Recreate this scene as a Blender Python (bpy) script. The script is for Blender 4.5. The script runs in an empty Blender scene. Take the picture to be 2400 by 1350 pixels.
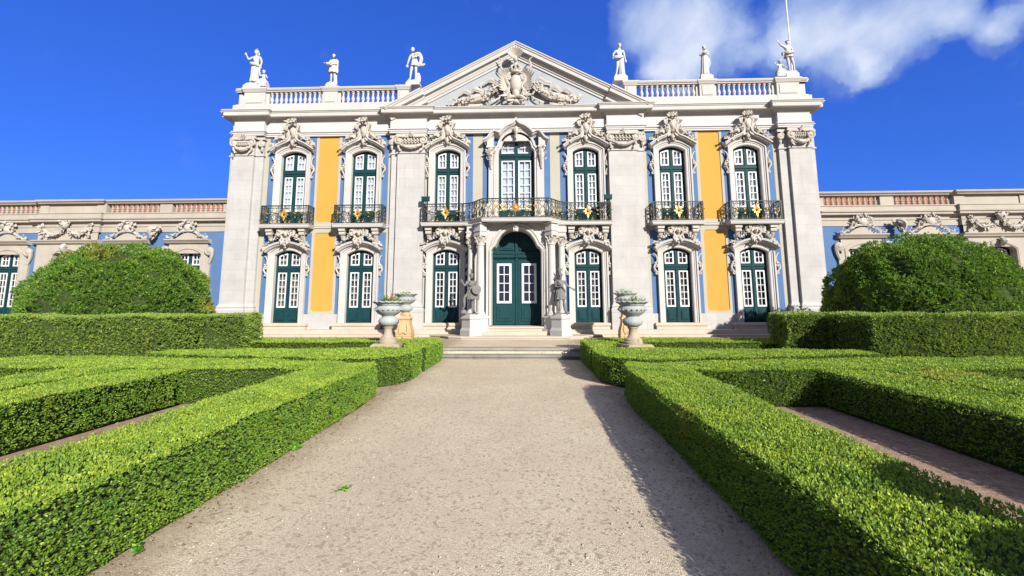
import bpy, math, random
import numpy as np
from mathutils import Vector, Matrix

rng = np.random.default_rng(11)
random.seed(11)
SC = bpy.context.scene
COL = SC.collection
PI = math.pi
TZ = 0.27            # terrace level


# ------------------------------------------------------------------ mesh builder
class MB:
    def __init__(s):
        s.V = []
        s.F = []

    def add(s, vs, fs):
        k = len(s.V)
        s.V.extend([tuple(v) for v in vs])
        s.F.extend([tuple(i + k for i in f) for f in fs])

    def box(s, x0, x1, y0, y1, z0, z1):
        s.add([(x0, y0, z0), (x1, y0, z0), (x1, y1, z0), (x0, y1, z0),
               (x0, y0, z1), (x1, y0, z1), (x1, y1, z1), (x0, y1, z1)],
              [(0, 3, 2, 1), (4, 5, 6, 7), (0, 1, 5, 4), (1, 2, 6, 5), (2, 3, 7, 6), (3, 0, 4, 7)])

    def rbox(s, cx, cy, hx, hy, z0, z1, ang=0.0, top=1.0):
        c, sn = math.cos(ang), math.sin(ang)
        vs = []
        for z, k in ((z0, 1.0), (z1, top)):
            for sx, sy in ((-1, -1), (1, -1), (1, 1), (-1, 1)):
                x, y = sx * hx * k, sy * hy * k
                vs.append((cx + c * x - sn * y, cy + sn * x + c * y, z))
        s.add(vs, [(0, 3, 2, 1), (4, 5, 6, 7), (0, 1, 5, 4), (1, 2, 6, 5), (2, 3, 7, 6), (3, 0, 4, 7)])

    def prism_xz(s, poly, y0, y1):
        n = len(poly)
        s.add([(x, y0, z) for x, z in poly] + [(x, y1, z) for x, z in poly],
              [tuple(range(n)), tuple(range(2 * n - 1, n - 1, -1))] +
              [(i, i + n, (i + 1) % n + n, (i + 1) % n) for i in range(n)])

    def prism_xy(s, poly, z0, z1):
        n = len(poly)
        s.add([(x, y, z0) for x, y in poly] + [(x, y, z1) for x, y in poly],
              [tuple(range(n - 1, -1, -1)), tuple(range(n, 2 * n))] +
              [(i, (i + 1) % n, (i + 1) % n + n, i + n) for i in range(n)])

    def strip(s, xs, lo, hi, y0, y1):
        """solid band between two height curves over xs, from y0 (front) to y1 (back)"""
        n = len(xs)
        vs = []
        for y in (y0, y1):
            vs += [(xs[i], y, lo[i]) for i in range(n)] + [(xs[i], y, hi[i]) for i in range(n)]
        fs = []
        for i in range(n - 1):
            fs.append((i, i + 1, n + i + 1, n + i))
            fs.append((i, 2 * n + i, 2 * n + i + 1, i + 1))
            fs.append((n + i, n + i + 1, 3 * n + i + 1, 3 * n + i))
        fs.append((0, n, 3 * n, 2 * n))
        fs.append((n - 1, 3 * n - 1, 4 * n - 1, 2 * n - 1))
        s.add(vs, fs)

    def lathe(s, prof, n=20, c=(0, 0, 0), mod=None, sx=1.0, sy=1.0):
        vs = []
        for j, (r, z) in enumerate(prof):
            for i in range(n):
                a = 2 * PI * i / n
                rr, zz = (r, z) if mod is None else mod(a, j, r, z)
                vs.append((c[0] + rr * sx * math.cos(a), c[1] + rr * sy * math.sin(a), c[2] + zz))
        fs = []
        for j in range(len(prof) - 1):
            for i in range(n):
                i2 = (i + 1) % n
                fs.append((j * n + i, j * n + i2, (j + 1) * n + i2, (j + 1) * n + i))
        fs.append(tuple(range(n - 1, -1, -1)))
        m = (len(prof) - 1) * n
        fs.append(tuple(range(m, m + n)))
        s.add(vs, fs)

    def tube(s, path, r, sides=5, flat=1.0):
        P = [Vector(p) for p in path]
        n = len(P)
        R = r if isinstance(r, (list, tuple)) else [r] * n
        vs, fs = [], []
        ref = None
        for i in range(n):
            t = (P[min(i + 1, n - 1)] - P[max(i - 1, 0)])
            if t.length < 1e-9:
                t = Vector((0, 0, 1))
            t.normalize()
            if ref is None:
                ref = Vector((0, 1, 0)) if abs(t.y) < .9 else Vector((1, 0, 0))
            a = ref - t * ref.dot(t)
            if a.length < 1e-6:
                a = t.orthogonal()
            a.normalize()
            ref = a
            b = t.cross(a)
            for k in range(sides):
                w = 2 * PI * k / sides
                vs.append(P[i] + (a * math.cos(w) * flat + b * math.sin(w)) * R[i])
        for i in range(n - 1):
            for k in range(sides):
                k2 = (k + 1) % sides
                fs.append((i * sides + k, i * sides + k2, (i + 1) * sides + k2, (i + 1) * sides + k))
        fs.append(tuple(range(sides - 1, -1, -1)))
        fs.append(tuple(range((n - 1) * sides, n * sides)))
        s.add(vs, fs)

    def ell(s, c, r, rot=None, seg=8, rings=6):
        if not isinstance(r, (tuple, list)):
            r = (r, r, r)
        vs = [Vector((0, 0, -r[2]))]
        for j in range(1, rings):
            t = -PI / 2 + PI * j / rings
            for i in range(seg):
                a = 2 * PI * i / seg
                vs.append(Vector((r[0] * math.cos(t) * math.cos(a), r[1] * math.cos(t) * math.sin(a), r[2] * math.sin(t))))
        vs.append(Vector((0, 0, r[2])))
        if rot is not None:
            vs = [rot @ v for v in vs]
        C = Vector(c)
        vs = [v + C for v in vs]
        fs = []
        for i in range(seg):
            fs.append((0, 1 + (i + 1) % seg, 1 + i))
        for j in range(rings - 2):
            for i in range(seg):
                i2 = (i + 1) % seg
                fs.append((1 + j * seg + i, 1 + j * seg + i2, 1 + (j + 1) * seg + i2, 1 + (j + 1) * seg + i))
        top = len(vs) - 1
        o = 1 + (rings - 2) * seg
        for i in range(seg):
            fs.append((o + i, o + (i + 1) % seg, top))
        s.add(vs, fs)

    def sweep_xz(s, path, prof, cap=True):
        """moulding along a path in the facade plane; prof = (offset to the left of travel, y)"""
        n, m = len(path), len(prof)
        vs = []
        for i in range(n):
            d1 = np.subtract(path[i], path[i - 1]) if i > 0 else np.subtract(path[1], path[0])
            d2 = np.subtract(path[i + 1], path[i]) if i < n - 1 else d1
            d1 = d1 / (np.linalg.norm(d1) + 1e-12)
            d2 = d2 / (np.linalg.norm(d2) + 1e-12)
            n1, n2 = np.array([-d1[1], d1[0]]), np.array([-d2[1], d2[0]])
            nn = n1 + n2
            nn = nn / max(1e-6, np.linalg.norm(nn))
            k = 1.0 / max(.45, float(nn @ n1))
            for o, y in prof:
                vs.append((path[i][0] + nn[0] * o * k, y, path[i][1] + nn[1] * o * k))
        fs = []
        for i in range(n - 1):
            for j in range(m - 1):
                fs.append((i * m + j, i * m + j + 1, (i + 1) * m + j + 1, (i + 1) * m + j))
        if cap:
            fs.append(tuple(range(m - 1, -1, -1)))
            fs.append(tuple(range((n - 1) * m, n * m)))
        s.add(vs, fs)

    def sweep_xy(s, path, prof):
        """moulding along a plan path; prof = (outward, z); outward is to the right of travel"""
        n, m = len(path), len(prof)
        vs = []
        for i in range(n):
            d1 = np.subtract(path[i], path[i - 1]) if i > 0 else np.subtract(path[1], path[0])
            d2 = np.subtract(path[i + 1], path[i]) if i < n - 1 else d1
            d1 = d1 / np.linalg.norm(d1)
            d2 = d2 / np.linalg.norm(d2)
            n1, n2 = np.array([d1[1], -d1[0]]), np.array([d2[1], -d2[0]])
            nn = n1 + n2
            nn = nn / max(1e-6, np.linalg.norm(nn))
            k = 1.0 / max(.35, float(nn @ n1))
            for o, z in prof:
                vs.append((path[i][0] + nn[0] * o * k, path[i][1] + nn[1] * o * k, z))
        fs = []
        for i in range(n - 1):
            for j in range(m - 1):
                fs.append((i * m + j, (i + 1) * m + j, (i + 1) * m + j + 1, i * m + j + 1))
        fs.append(tuple(range(m)))
        fs.append(tuple(range(n * m - 1, (n - 1) * m - 1, -1)))
        s.add(vs, fs)

    def wall(s, x0, x1, z0, z1, holes, y=0.0, depth=0.3):
        """wall face with rectangular openings and their reveals"""
        xs = sorted({x0, x1} | {min(max(v, x0), x1) for h in holes for v in h[:2]})
        zs = sorted({z0, z1} | {min(max(v, z0), z1) for h in holes for v in h[2:4]})
        for i in range(len(xs) - 1):
            for j in range(len(zs) - 1):
                cx, cz = (xs[i] + xs[i + 1]) / 2, (zs[j] + zs[j + 1]) / 2
                if any(h[0] < cx < h[1] and h[2] < cz < h[3] for h in holes):
                    continue
                s.add([(xs[i], y, zs[j]), (xs[i + 1], y, zs[j]), (xs[i + 1], y, zs[j + 1]), (xs[i], y, zs[j + 1])], [(0, 1, 2, 3)])
        for a, b, c, d in [h[:4] for h in holes]:
            q = y + depth
            s.add([(a, y, c), (a, q, c), (a, q, d), (a, y, d)], [(0, 1, 2, 3)])
            s.add([(b, y, c), (b, y, d), (b, q, d), (b, q, c)], [(0, 1, 2, 3)])
            s.add([(a, y, d), (a, q, d), (b, q, d), (b, y, d)], [(0, 1, 2, 3)])
            s.add([(a, y, c), (b, y, c), (b, q, c), (a, q, c)], [(0, 1, 2, 3)])

    def spiral(s, c, r0, r1, a0, turns, tr, y=None, n=18, taper=1.0):
        """spiral tube in the facade plane about c=(x,y,z)"""
        pts, rad = [], []
        for i in range(n):
            t = i / (n - 1)
            a = a0 + turns * 2 * PI * t
            r = r0 + (r1 - r0) * t
            pts.append((c[0] + r * math.cos(a), c[1], c[2] + r * math.sin(a)))
            rad.append(tr * (1 + (taper - 1) * t))
        s.tube(pts, rad, 6)

    def curve(s, pts, r, n=14, sides=6, flat=1.0):
        """Catmull-Rom tube"""
        s.tube(crom(pts, n), [np.interp(t, np.linspace(0, 1, len(r)), r) for t in np.linspace(0, 1, len(crom(pts, n)))] if isinstance(r, (list, tuple)) else r, sides, flat)

    def clump(s, pts, r0, r1, seg=6, rings=4):
        for p in pts:
            r = random.uniform(r0, r1)
            rot = Matrix.Rotation(random.uniform(0, PI), 3, 'X') @ Matrix.Rotation(random.uniform(0, PI), 3, 'Z') @ Matrix.Rotation(random.uniform(0, PI), 3, 'Y')
            s.ell(p, (r, r * random.uniform(.45, .8), r * random.uniform(.6, 1.1)), rot, seg, rings)

    def leaf(s, base, d, L, w, curl=.3, out=(0, -1, 0)):
        """tapered carved leaf that curls outward"""
        b, d, o = Vector(base), Vector(d).normalized(), Vector(out)
        pts, rad = [], []
        for i in range(6):
            t = i / 5
            pts.append(b + d * L * t + o * L * curl * t * t)
            rad.append(max(.004, w * (math.sin(PI * min(1, .18 + .82 * t)) ** .7)))
        s.tube(pts, rad, 6, .45)

    def xform(s, M):
        s.V = [tuple(M @ Vector(v)) for v in s.V]
        return s

    def merge(s, o, M=None):
        s.add([M @ Vector(v) for v in o.V] if M is not None else o.V, o.F)

    def build(s, name, mat, parent=None, smooth=35, loc=(0, 0, 0)):
        me = bpy.data.meshes.new(name)
        me.from_pydata(s.V, [], s.F)
        me.materials.append(mat)
        if smooth:
            me.polygons.foreach_set('use_smooth', [True] * len(me.polygons))
            me.set_sharp_from_angle(angle=math.radians(smooth))
        me.update()
        o = bpy.data.objects.new(name, me)
        o.location = loc
        COL.objects.link(o)
        if parent:
            o.parent = parent
        return o


def crom(pts, n=14):
    P = [np.array(p, float) for p in pts]
    P = [2 * P[0] - P[1]] + P + [2 * P[-1] - P[-2]]
    out = []
    k = len(P) - 3
    for i in range(k):
        p0, p1, p2, p3 = P[i:i + 4]
        m = max(2, n // k)
        for j in range(m):
            t = j / m
            out.append(tuple(.5 * ((2 * p1) + (-p0 + p2) * t + (2 * p0 - 5 * p1 + 4 * p2 - p3) * t * t + (-p0 + 3 * p1 - 3 * p2 + p3) * t ** 3)))
    out.append(tuple(P[-2]))
    return out


def empty(name, loc=(0, 0, 0), label=None, cat=None, group=None, rot=0.0):
    o = bpy.data.objects.new(name, None)
    o.location = loc
    o.rotation_euler = (0, 0, rot)
    o.empty_display_size = .2
    COL.objects.link(o)
    tag(o, label, cat, group)
    return o


def tag(o, label=None, cat=None, group=None, kind=None):
    if label:
        o['label'] = label
    if cat:
        o['category'] = cat
    if group:
        o['group'] = group
    if kind:
        o['kind'] = kind
    return o


def kids(o):
    return [c for c in bpy.data.objects if c.parent == o]


def dup(o, dx=0.0, parent=None, loc=None):
    """copy of an object with copies of its parts, shifted along x"""
    def rec(src, par):
        c = src.copy()
        COL.objects.link(c)
        c.parent = par
        for ch in kids(src):
            if ch is not c:
                rec(ch, c)
        return c
    src_kids = kids(o)
    c = o.copy()
    COL.objects.link(c)
    c.parent = parent if parent is not None else o.parent
    for ch in src_kids:
        rec(ch, c)
    if loc is not None:
        c.location = loc
    else:
        c.location.x = o.location.x + dx
    return c


# ------------------------------------------------------------------ materials
def nmat(name):
    m = bpy.data.materials.new(name)
    m.use_nodes = True
    nt = m.node_tree
    nt.nodes.clear()
    out = nt.nodes.new('ShaderNodeOutputMaterial')
    return m, nt, out


def N(nt, t, **kw):
    n = nt.nodes.new(t)
    for k, v in kw.items():
        if k.startswith('i_'):
            n.inputs[k[2:].replace('_', ' ')].default_value = v
        else:
            setattr(n, k, v)
    return n


def L(nt, a, b):
    nt.links.new(a, b)


def ramp(nt, src, stops, interp='LINEAR'):
    r = nt.nodes.new('ShaderNodeValToRGB')
    cr = r.color_ramp
    cr.interpolation = interp
    while len(cr.elements) < len(stops):
        cr.elements.new(.5)
    for e, (p, c) in zip(cr.elements, stops):
        e.position = p
        e.color = (c[0], c[1], c[2], 1)
    L(nt, src, r.inputs[0])
    return r.outputs[0]


def noise(nt, vec, scale, detail=4, rough=.6, dist=0.0):
    n = N(nt, 'ShaderNodeTexNoise')
    n.inputs['Scale'].default_value = scale
    n.inputs['Detail'].default_value = detail
    n.inputs['Roughness'].default_value = rough
    n.inputs['Distortion'].default_value = dist
    if vec is not None:
        L(nt, vec, n.inputs['Vector'])
    return n.outputs['Fac']


def mixc(nt, fac, a, b, mode='MIX'):
    n = N(nt, 'ShaderNodeMix', data_type='RGBA', blend_type=mode)
    for sock, v in ((n.inputs[0], fac), (n.inputs[6], a), (n.inputs[7], b)):
        if isinstance(v, (int, float)):
            sock.default_value = v
        elif isinstance(v, tuple):
            sock.default_value = (v[0], v[1], v[2], 1)
        else:
            L(nt, v, sock)
    return n.outputs[2]


def math_(nt, op, a, b=None, c=None, clamp=False):
    n = N(nt, 'ShaderNodeMath', operation=op, use_clamp=clamp)
    for i, v in enumerate((a, b, c)):
        if v is None:
            continue
        if isinstance(v, (int, float)):
            n.inputs[i].default_value = v
        else:
            L(nt, v, n.inputs[i])
    return n.outputs[0]


def vmul(nt, vec, k):
    n = N(nt, 'ShaderNodeVectorMath', operation='MULTIPLY')
    L(nt, vec, n.inputs[0])
    n.inputs[1].default_value = k
    return n.outputs[0]


def bump(nt, h, strength=.3, dist=.02):
    b = N(nt, 'ShaderNodeBump')
    b.inputs['Strength'].default_value = strength
    b.inputs['Distance'].default_value = dist
    L(nt, h, b.inputs['Height'])
    return b.outputs[0]


def pbsdf(nt, out, col, rough=.8, normal=None, spec=.3, metal=0.0):
    p = N(nt, 'ShaderNodeBsdfPrincipled')
    if isinstance(col, tuple):
        p.inputs['Base Color'].default_value = (*col, 1)
    else:
        L(nt, col, p.inputs['Base Color'])
    if isinstance(rough, (int, float)):
        p.inputs['Roughness'].default_value = rough
    else:
        L(nt, rough, p.inputs['Roughness'])
    p.inputs['Specular IOR Level'].default_value = spec
    p.inputs['Metallic'].default_value = metal
    if normal is not None:
        L(nt, normal, p.inputs['Normal'])
    if out is not None:
        L(nt, p.outputs[0], out.inputs[0])
    return p


def wpos(nt):
    return N(nt, 'ShaderNodeNewGeometry').outputs['Position']


def stone_mat(name, base, var=.16, stain=(.40, .30, .18), stain_amt=.25, grey_amt=.12, blocks=None, bumpk=.25):
    """weathered limestone: soft mottling, rusty and grey streaks, optional ashlar joints"""
    m, nt, out = nmat(name)
    P = wpos(nt)
    c = ramp(nt, noise(nt, P, 1.3, 6, .65), [(.25, tuple(v * (1 - var) for v in base)), (.75, tuple(min(.95, v * (1 + var * .5)) for v in base))])
    st = noise(nt, vmul(nt, P, (1.6, 1.6, .35)), 1.1, 6, .65)
    f = math_(nt, 'MULTIPLY', ramp(nt, st, [(.56, (0, 0, 0)), (.78, (1, 1, 1))]), stain_amt)
    c = mixc(nt, f, c, stain)
    g = noise(nt, vmul(nt, P, (1.0, 1.0, .5)), 3.2, 7, .7)
    f2 = math_(nt, 'MULTIPLY', ramp(nt, g, [(.55, (0, 0, 0)), (.72, (1, 1, 1))]), grey_amt)
    c = mixc(nt, f2, c, (.20, .20, .20))
    sk = noise(nt, vmul(nt, P, (7.0, 7.0, .45)), 1.0, 5, .7)
    c = mixc(nt, math_(nt, 'MULTIPLY', ramp(nt, sk, [(.60, (0, 0, 0)), (.74, (1, 1, 1))]), grey_amt * 1.6), c, (.13, .125, .115))
    fine = noise(nt, P, 38, 4, .6)
    h = fine
    if blocks:
        sep = N(nt, 'ShaderNodeSeparateXYZ')
        L(nt, P, sep.inputs[0])
        cmb = N(nt, 'ShaderNodeCombineXYZ')
        L(nt, sep.outputs[0], cmb.inputs[0])
        L(nt, sep.outputs[2], cmb.inputs[1])
        b = N(nt, 'ShaderNodeTexBrick')
        b.inputs['Color1'].default_value = (1, 1, 1, 1)
        b.inputs['Color2'].default_value = (.93, .925, .915, 1)
        b.inputs['Mortar'].default_value = (.72, .69, .64, 1)
        b.inputs['Scale'].default_value = 1.0
        b.inputs['Mortar Size'].default_value = .006
        b.inputs['Mortar Smooth'].default_value = .4
        b.inputs['Brick Width'].default_value = blocks[0]
        b.inputs['Row Height'].default_value = blocks[1]
        L(nt, cmb.outputs[0], b.inputs['Vector'])
        c = mixc(nt, .75, c, b.outputs['Color'], 'MULTIPLY')
    pbsdf(nt, out, c, .82, bump(nt, h, bumpk, .01), .25)
    return m


def plain_mat(name, base, rough=.6, var=.08, scale=3.0, bumpk=.1, spec=.3, metal=0.0, bscale=25):
    m, nt, out = nmat(name)
    P = wpos(nt)
    c = ramp(nt, noise(nt, P, scale, 5, .6), [(.3, tuple(v * (1 - var) for v in base)), (.7, tuple(min(1, v * (1 + var)) for v in base))])
    pbsdf(nt, out, c, rough, bump(nt, noise(nt, P, bscale, 3), bumpk, .01), spec, metal)
    return m


def plaster_mat(name, base, var=.10, streak=.12):
    m, nt, out = nmat(name)
    P = wpos(nt)
    c = ramp(nt, noise(nt, P, .9, 7, .7), [(.3, tuple(v * (1 - var) for v in base)), (.7, tuple(min(1, v * (1 + var * .6)) for v in base))])
    s = ramp(nt, noise(nt, vmul(nt, P, (2.2, 2.2, .3)), 1.6, 6, .7), [(.5, (0, 0, 0)), (.8, (1, 1, 1))])
    c = mixc(nt, math_(nt, 'MULTIPLY', s, streak), c, tuple(v * .55 for v in base))
    pbsdf(nt, out, c, .88, bump(nt, noise(nt, P, 30, 4), .15, .008), .2)
    return m


M = {}
M['stone'] = stone_mat('limestone', (.415, .40, .375), .10, (.42, .31, .19), .26, .10)
M['ashlar'] = stone_mat('limestone_ashlar', (.385, .375, .36), .14, (.34, .27, .21), .42, .2, (1.25, .43))
M['carved'] = stone_mat('carved_limestone', (.41, .378, .33), .18, (.32, .22, .12), .35, .22)
M['cream'] = plaster_mat('cream_plaster', (.345, .322, .258), .07, .16)
M['frieze'] = stone_mat('frieze_limestone', (.43, .425, .415), .08, (.48, .36, .22), .3, .08)
M['wingstone'] = stone_mat('wing_limestone', (.34, .308, .258), .16, (.45, .32, .17), .35, .2)
M['blue'] = plaster_mat('blue_limewash', (.072, .140, .272), .12, .2)
M['yellow'] = plaster_mat('ochre_limewash', (.44, .245, .05), .05, .07)
M['tymp'] = stone_mat('pale_grey_marble', (.29, .31, .33), .12, (.45, .42, .36), .2, .2)
M['green'] = plain_mat('dark_green_paint', (.007, .038, .043), .55, .15, 2.5, .06, .12)
M['white'] = plain_mat('white_paint', (.55, .55, .545), .45, .04, 4, .03, .4)
M['iron'] = plain_mat('dark_green_iron', (.012, .026, .022), .5, .2, 8, .05, .4)
M['gold'] = plain_mat('gilding', (.52, .32, .08), .45, .12, 12, .1, .5, .55)
M['marble'] = stone_mat('white_marble', (.44, .435, .415), .06, (.55, .48, .38), .12, .06)
M['lead'] = stone_mat('weathered_lead', (.16, .155, .145), .35, (.25, .18, .08), .5, .2)
M['urnstone'] = stone_mat('grey_green_marble', (.31, .33, .315), .22, (.24, .23, .14), .5, .35)
M['ochrestone'] = stone_mat('ochre_stone', (.47, .32, .165), .22, (.32, .16, .06), .5, .3)
M['oldstone'] = stone_mat('old_step_stone', (.23, .215, .185), .3, (.10, .09, .055), .8, .9)
M['stepstone'] = stone_mat('step_limestone', (.43, .37, .295), .14, (.45, .28, .15), .45, .1, (1.6, 5.0))
M['terracotta'] = plain_mat('terracotta_tiles', (.32, .125, .068), .8, .25, 6, .4, .2)
M['grey'] = plain_mat('grey_roofing', (.2, .2, .2), .85)
M['poleW'] = plain_mat('painted_pole', (.62, .62, .62), .4)


def curtain_mat(name, base, k):
    m, nt, out = nmat(name)
    P = wpos(nt)
    w = N(nt, 'ShaderNodeTexWave', wave_type='BANDS', bands_direction='X')
    w.inputs['Scale'].default_value = 5.5
    w.inputs['Distortion'].default_value = 3.0
    w.inputs['Detail'].default_value = 2
    L(nt, vmul(nt, P, (1, 1, .12)), w.inputs['Vector'])
    big = noise(nt, vmul(nt, P, (2.4, 1, .5)), 1.4, 2)
    f = math_(nt, 'MULTIPLY', w.outputs['Fac'], k)
    c = mixc(nt, f, base, tuple(v * .35 for v in base))
    c = mixc(nt, ramp(nt, big, [(.42, (0, 0, 0)), (.6, (1, 1, 1))]), c, tuple(v * (1 - .8 * k) for v in base))
    pbsdf(nt, out, c, .9, bump(nt, w.outputs['Fac'], .4, .05), .1)
    return m


M['shutter'] = plain_mat('sky_tinted_shutter', (.45, .49, .56), .7, .05, 3, .05)  # pale blue sky reflection of the panes put into the shutter colour
M['drape'] = curtain_mat('grey_drapes', (.27, .255, .235), .85)


def glass_mat(name, refl=.11, tint=(.9, .95, .95)):
    m, nt, out = nmat(name)
    t = N(nt, 'ShaderNodeBsdfTransparent')
    t.inputs[0].default_value = (*tint, 1)
    g = N(nt, 'ShaderNodeBsdfGlossy')
    g.inputs['Roughness'].default_value = .03
    g.inputs[0].default_value = (.9, .95, 1, 1)
    fr = N(nt, 'ShaderNodeFresnel')
    fr.inputs[0].default_value = 1.5
    P = wpos(nt)
    L(nt, bump(nt, noise(nt, P, 2.3, 2), .12, .05), g.inputs['Normal'])
    mx = N(nt, 'ShaderNodeMixShader')
    L(nt, math_(nt, 'ADD', fr.outputs[0], refl - .04, clamp=True), mx.inputs[0])
    L(nt, t.outputs[0], mx.inputs[1])
    L(nt, g.outputs[0], mx.inputs[2])
    L(nt, mx.outputs[0], out.inputs[0])
    return m


M['glass'] = glass_mat('window_glass', .05)


def gravel_mat():
    m, nt, out = nmat('pale_gravel')
    P = wpos(nt)
    v = N(nt, 'ShaderNodeTexVoronoi')
    v.inputs['Scale'].default_value = 130
    L(nt, P, v.inputs['Vector'])
    vr = N(nt, 'ShaderNodeSeparateColor')
    L(nt, v.outputs['Color'], vr.inputs[0])
    c = ramp(nt, vr.outputs[0], [(0, (.34, .28, .19)), (.25, (.50, .42, .285)), (.6, (.60, .515, .36)), (1, (.72, .64, .475))])
    v2 = N(nt, 'ShaderNodeTexVoronoi')
    v2.inputs['Scale'].default_value = 38
    L(nt, P, v2.inputs['Vector'])
    sep2 = N(nt, 'ShaderNodeSeparateColor')
    L(nt, v2.outputs['Color'], sep2.inputs[0])
    c = mixc(nt, ramp(nt, sep2.outputs[1], [(.86, (0, 0, 0)), (.9, (.55, .55, .55))]), c, (.20, .16, .12))
    big = noise(nt, P, .7, 6, .65)
    c = mixc(nt, ramp(nt, big, [(.35, (0, 0, 0)), (.7, (.5, .5, .5))]), c, (.40, .30, .21))
    # brown litter gathers along the hedge feet
    sx = N(nt, 'ShaderNodeSeparateXYZ')
    L(nt, P, sx.inputs[0])
    ax = math_(nt, 'ABSOLUTE', sx.outputs[0])
    edge = math_(nt, 'ADD', ax, math_(nt, 'MULTIPLY', math_(nt, 'SUBTRACT', noise(nt, P, 2.2, 6, .7), .5), 1.1))
    c = mixc(nt, math_(nt, 'MULTIPLY', ramp(nt, math_(nt, 'MULTIPLY', edge, .33), [(.55, (0, 0, 0)), (.72, (1, 1, 1))]), .55), c, (.20, .135, .085))
    h = math_(nt, 'ADD', math_(nt, 'MULTIPLY', v.outputs['Distance'], -1.0), math_(nt, 'MULTIPLY', noise(nt, P, 5, 4), .8))
    pbsdf(nt, out, c, .95, bump(nt, h, .55, .012), .15)
    return m


def soil_mat():
    m, nt, out = nmat('dry_brown_soil')
    P = wpos(nt)
    c = ramp(nt, noise(nt, P, 9, 8, .72), [(.25, (.15, .10, .065)), (.5, (.30, .205, .14)), (.75, (.42, .30, .215))])
    v = N(nt, 'ShaderNodeTexVoronoi')
    v.inputs['Scale'].default_value = 45
    L(nt, P, v.inputs['Vector'])
    sv = N(nt, 'ShaderNodeSeparateColor')
    L(nt, v.outputs['Color'], sv.inputs[0])
    c = mixc(nt, ramp(nt, sv.outputs[0], [(.9, (0, 0, 0)), (.93, (.7, .7, .7))]), c, (.42, .34, .26))
    pbsdf(nt, out, c, .95, bump(nt, noise(nt, P, 40, 5, .7), .6, .02), .1)
    return m


def leaf_mat(name, dark, mid, light, patch=None, patch_scale=.6, patch_lo=.62, trans=.36, rough=.45):
    """leaf colour varies leaf by leaf ('tint') plus dry patches with a shape of their own"""
    m, nt, out = nmat(name)
    a = N(nt, 'ShaderNodeAttribute', attribute_name='tint')
    P = wpos(nt)
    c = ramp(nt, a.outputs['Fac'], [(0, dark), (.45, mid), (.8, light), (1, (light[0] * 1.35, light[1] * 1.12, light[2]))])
    c = mixc(nt, ramp(nt, noise(nt, P, 2.3, 5, .65), [(.40, (0, 0, 0)), (.66, (.6, .6, .6))]), c, (mid[0] * .55, mid[1] * .72, mid[2] * .9))
    if patch:
        pf = ramp(nt, noise(nt, P, patch_scale, 3, .6), [(patch_lo, (0, 0, 0)), (patch_lo + .1, (.8, .8, .8))])
        pf = math_(nt, 'MULTIPLY', pf, ramp(nt, a.outputs['Fac'], [(.2, (.2, .2, .2)), (.6, (1, 1, 1))]))
        c = mixc(nt, pf, c, patch)
    p = pbsdf(nt, None, c, rough, None, .35)
    t = N(nt, 'ShaderNodeBsdfTranslucent')
    L(nt, mixc(nt, .35, c, (.30, .42, .03), 'MIX'), t.inputs[0])
    mx = N(nt, 'ShaderNodeMixShader')
    mx.inputs[0].default_value = trans
    L(nt, p.outputs[0], mx.inputs[1])
    L(nt, t.outputs[0], mx.inputs[2])
    L(nt, mx.outputs[0], out.inputs[0])
    return m


M['gravel'] = gravel_mat()
M['soil'] = soil_mat()
M['box'] = leaf_mat('box_leaves', (.05, .12, .018), (.155, .285, .034), (.39, .50, .055), (.42, .27, .05), .5, .66)
M['yew'] = leaf_mat('tall_hedge_leaves', (.055, .125, .022), (.15, .255, .042), (.32, .42, .07), (.26, .20, .05), .9, .68)
M['dome'] = leaf_mat('topiary_leaves', (.038, .105, .016), (.12, .245, .030), (.27, .41, .05))
M['domey'] = leaf_mat('topiary_leaves_yellowing', (.038, .105, .016), (.12, .245, .030), (.27, .41, .05), (.42, .30, .06), .45, .56)
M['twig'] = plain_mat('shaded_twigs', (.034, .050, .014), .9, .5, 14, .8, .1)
M['weed'] = leaf_mat('weed_leaves', (.05, .14, .01), (.10, .28, .02), (.2, .42, .04))
M['petal'] = plain_mat('pink_petals', (.45, .06, .10), .6)
# ------------------------------------------------------------------ the palace front
palace = empty('palace', (0, 0, 0), 'tall two-storey palace front with blue and yellow panels and a triangular pediment', 'palace')
CX = (-9.74, -6.62, -2.97, 2.97, 6.62, 9.74)     # window axes


def arc(w, zs, zc, n=14):
    """segmental arch from (-w,zs) over (0,zc) to (w,zs)"""
    h = zc - zs
    R = (w * w + h * h) / (2 * h)
    a = math.asin(min(1, w / R))
    if h > w:
        a = PI - a
    return [(R * math.sin(t), zc - R + R * math.cos(t)) for t in np.linspace(-a, a, n)]


def arch_path(w, z0, zs, zc, n=14):
    return [(-w, z0)] + arc(w, zs, zc, n) + [(w, z0)]


def arch_fn(w, zs, zc):
    h = zc - zs
    R = (w * w + h * h) / (2 * h)
    return lambda x: zc - R + math.sqrt(max(0, R * R - x * x))


# wall with openings
G0, GH, GW = .70, 3.86, .60
U0, UH, UW = 4.89, 8.22, .58
holes = []
for c in CX:
    holes.append((c - GW, c + GW, .79, GH))
    holes.append((c - UW, c + UW, U0, UH))
holes += [(-1.06, 1.06, .69, 4.62), (-.78, .78, U0, 8.84)]
YP = []
for s in (-1, 1):
    x0, x1 = sorted((s * 7.77, s * 8.66))
    YP += [(x0, x1, 1.258, 4.586), (x0, x1, 5.05, 8.876)]
b = MB()
b.wall(-12.45, 12.45, G0, 9.0, holes + YP, 0.0, .05)
for h in holes:                                      # deeper reveals at the openings
    x0, x1, z0, z1 = h
    b.box(x0 - .3, x0, .051, .45, z0, z1)
    b.box(x1, x1 + .3, .051, .45, z0, z1)
b.build('wall', M['cream'], palace, 0)
b = MB()
b.box(-12.45, -12.30, .46, 9.0, .2, 10.0)
b.box(12.30, 12.45, .46, 9.0, .2, 10.0)
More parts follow.
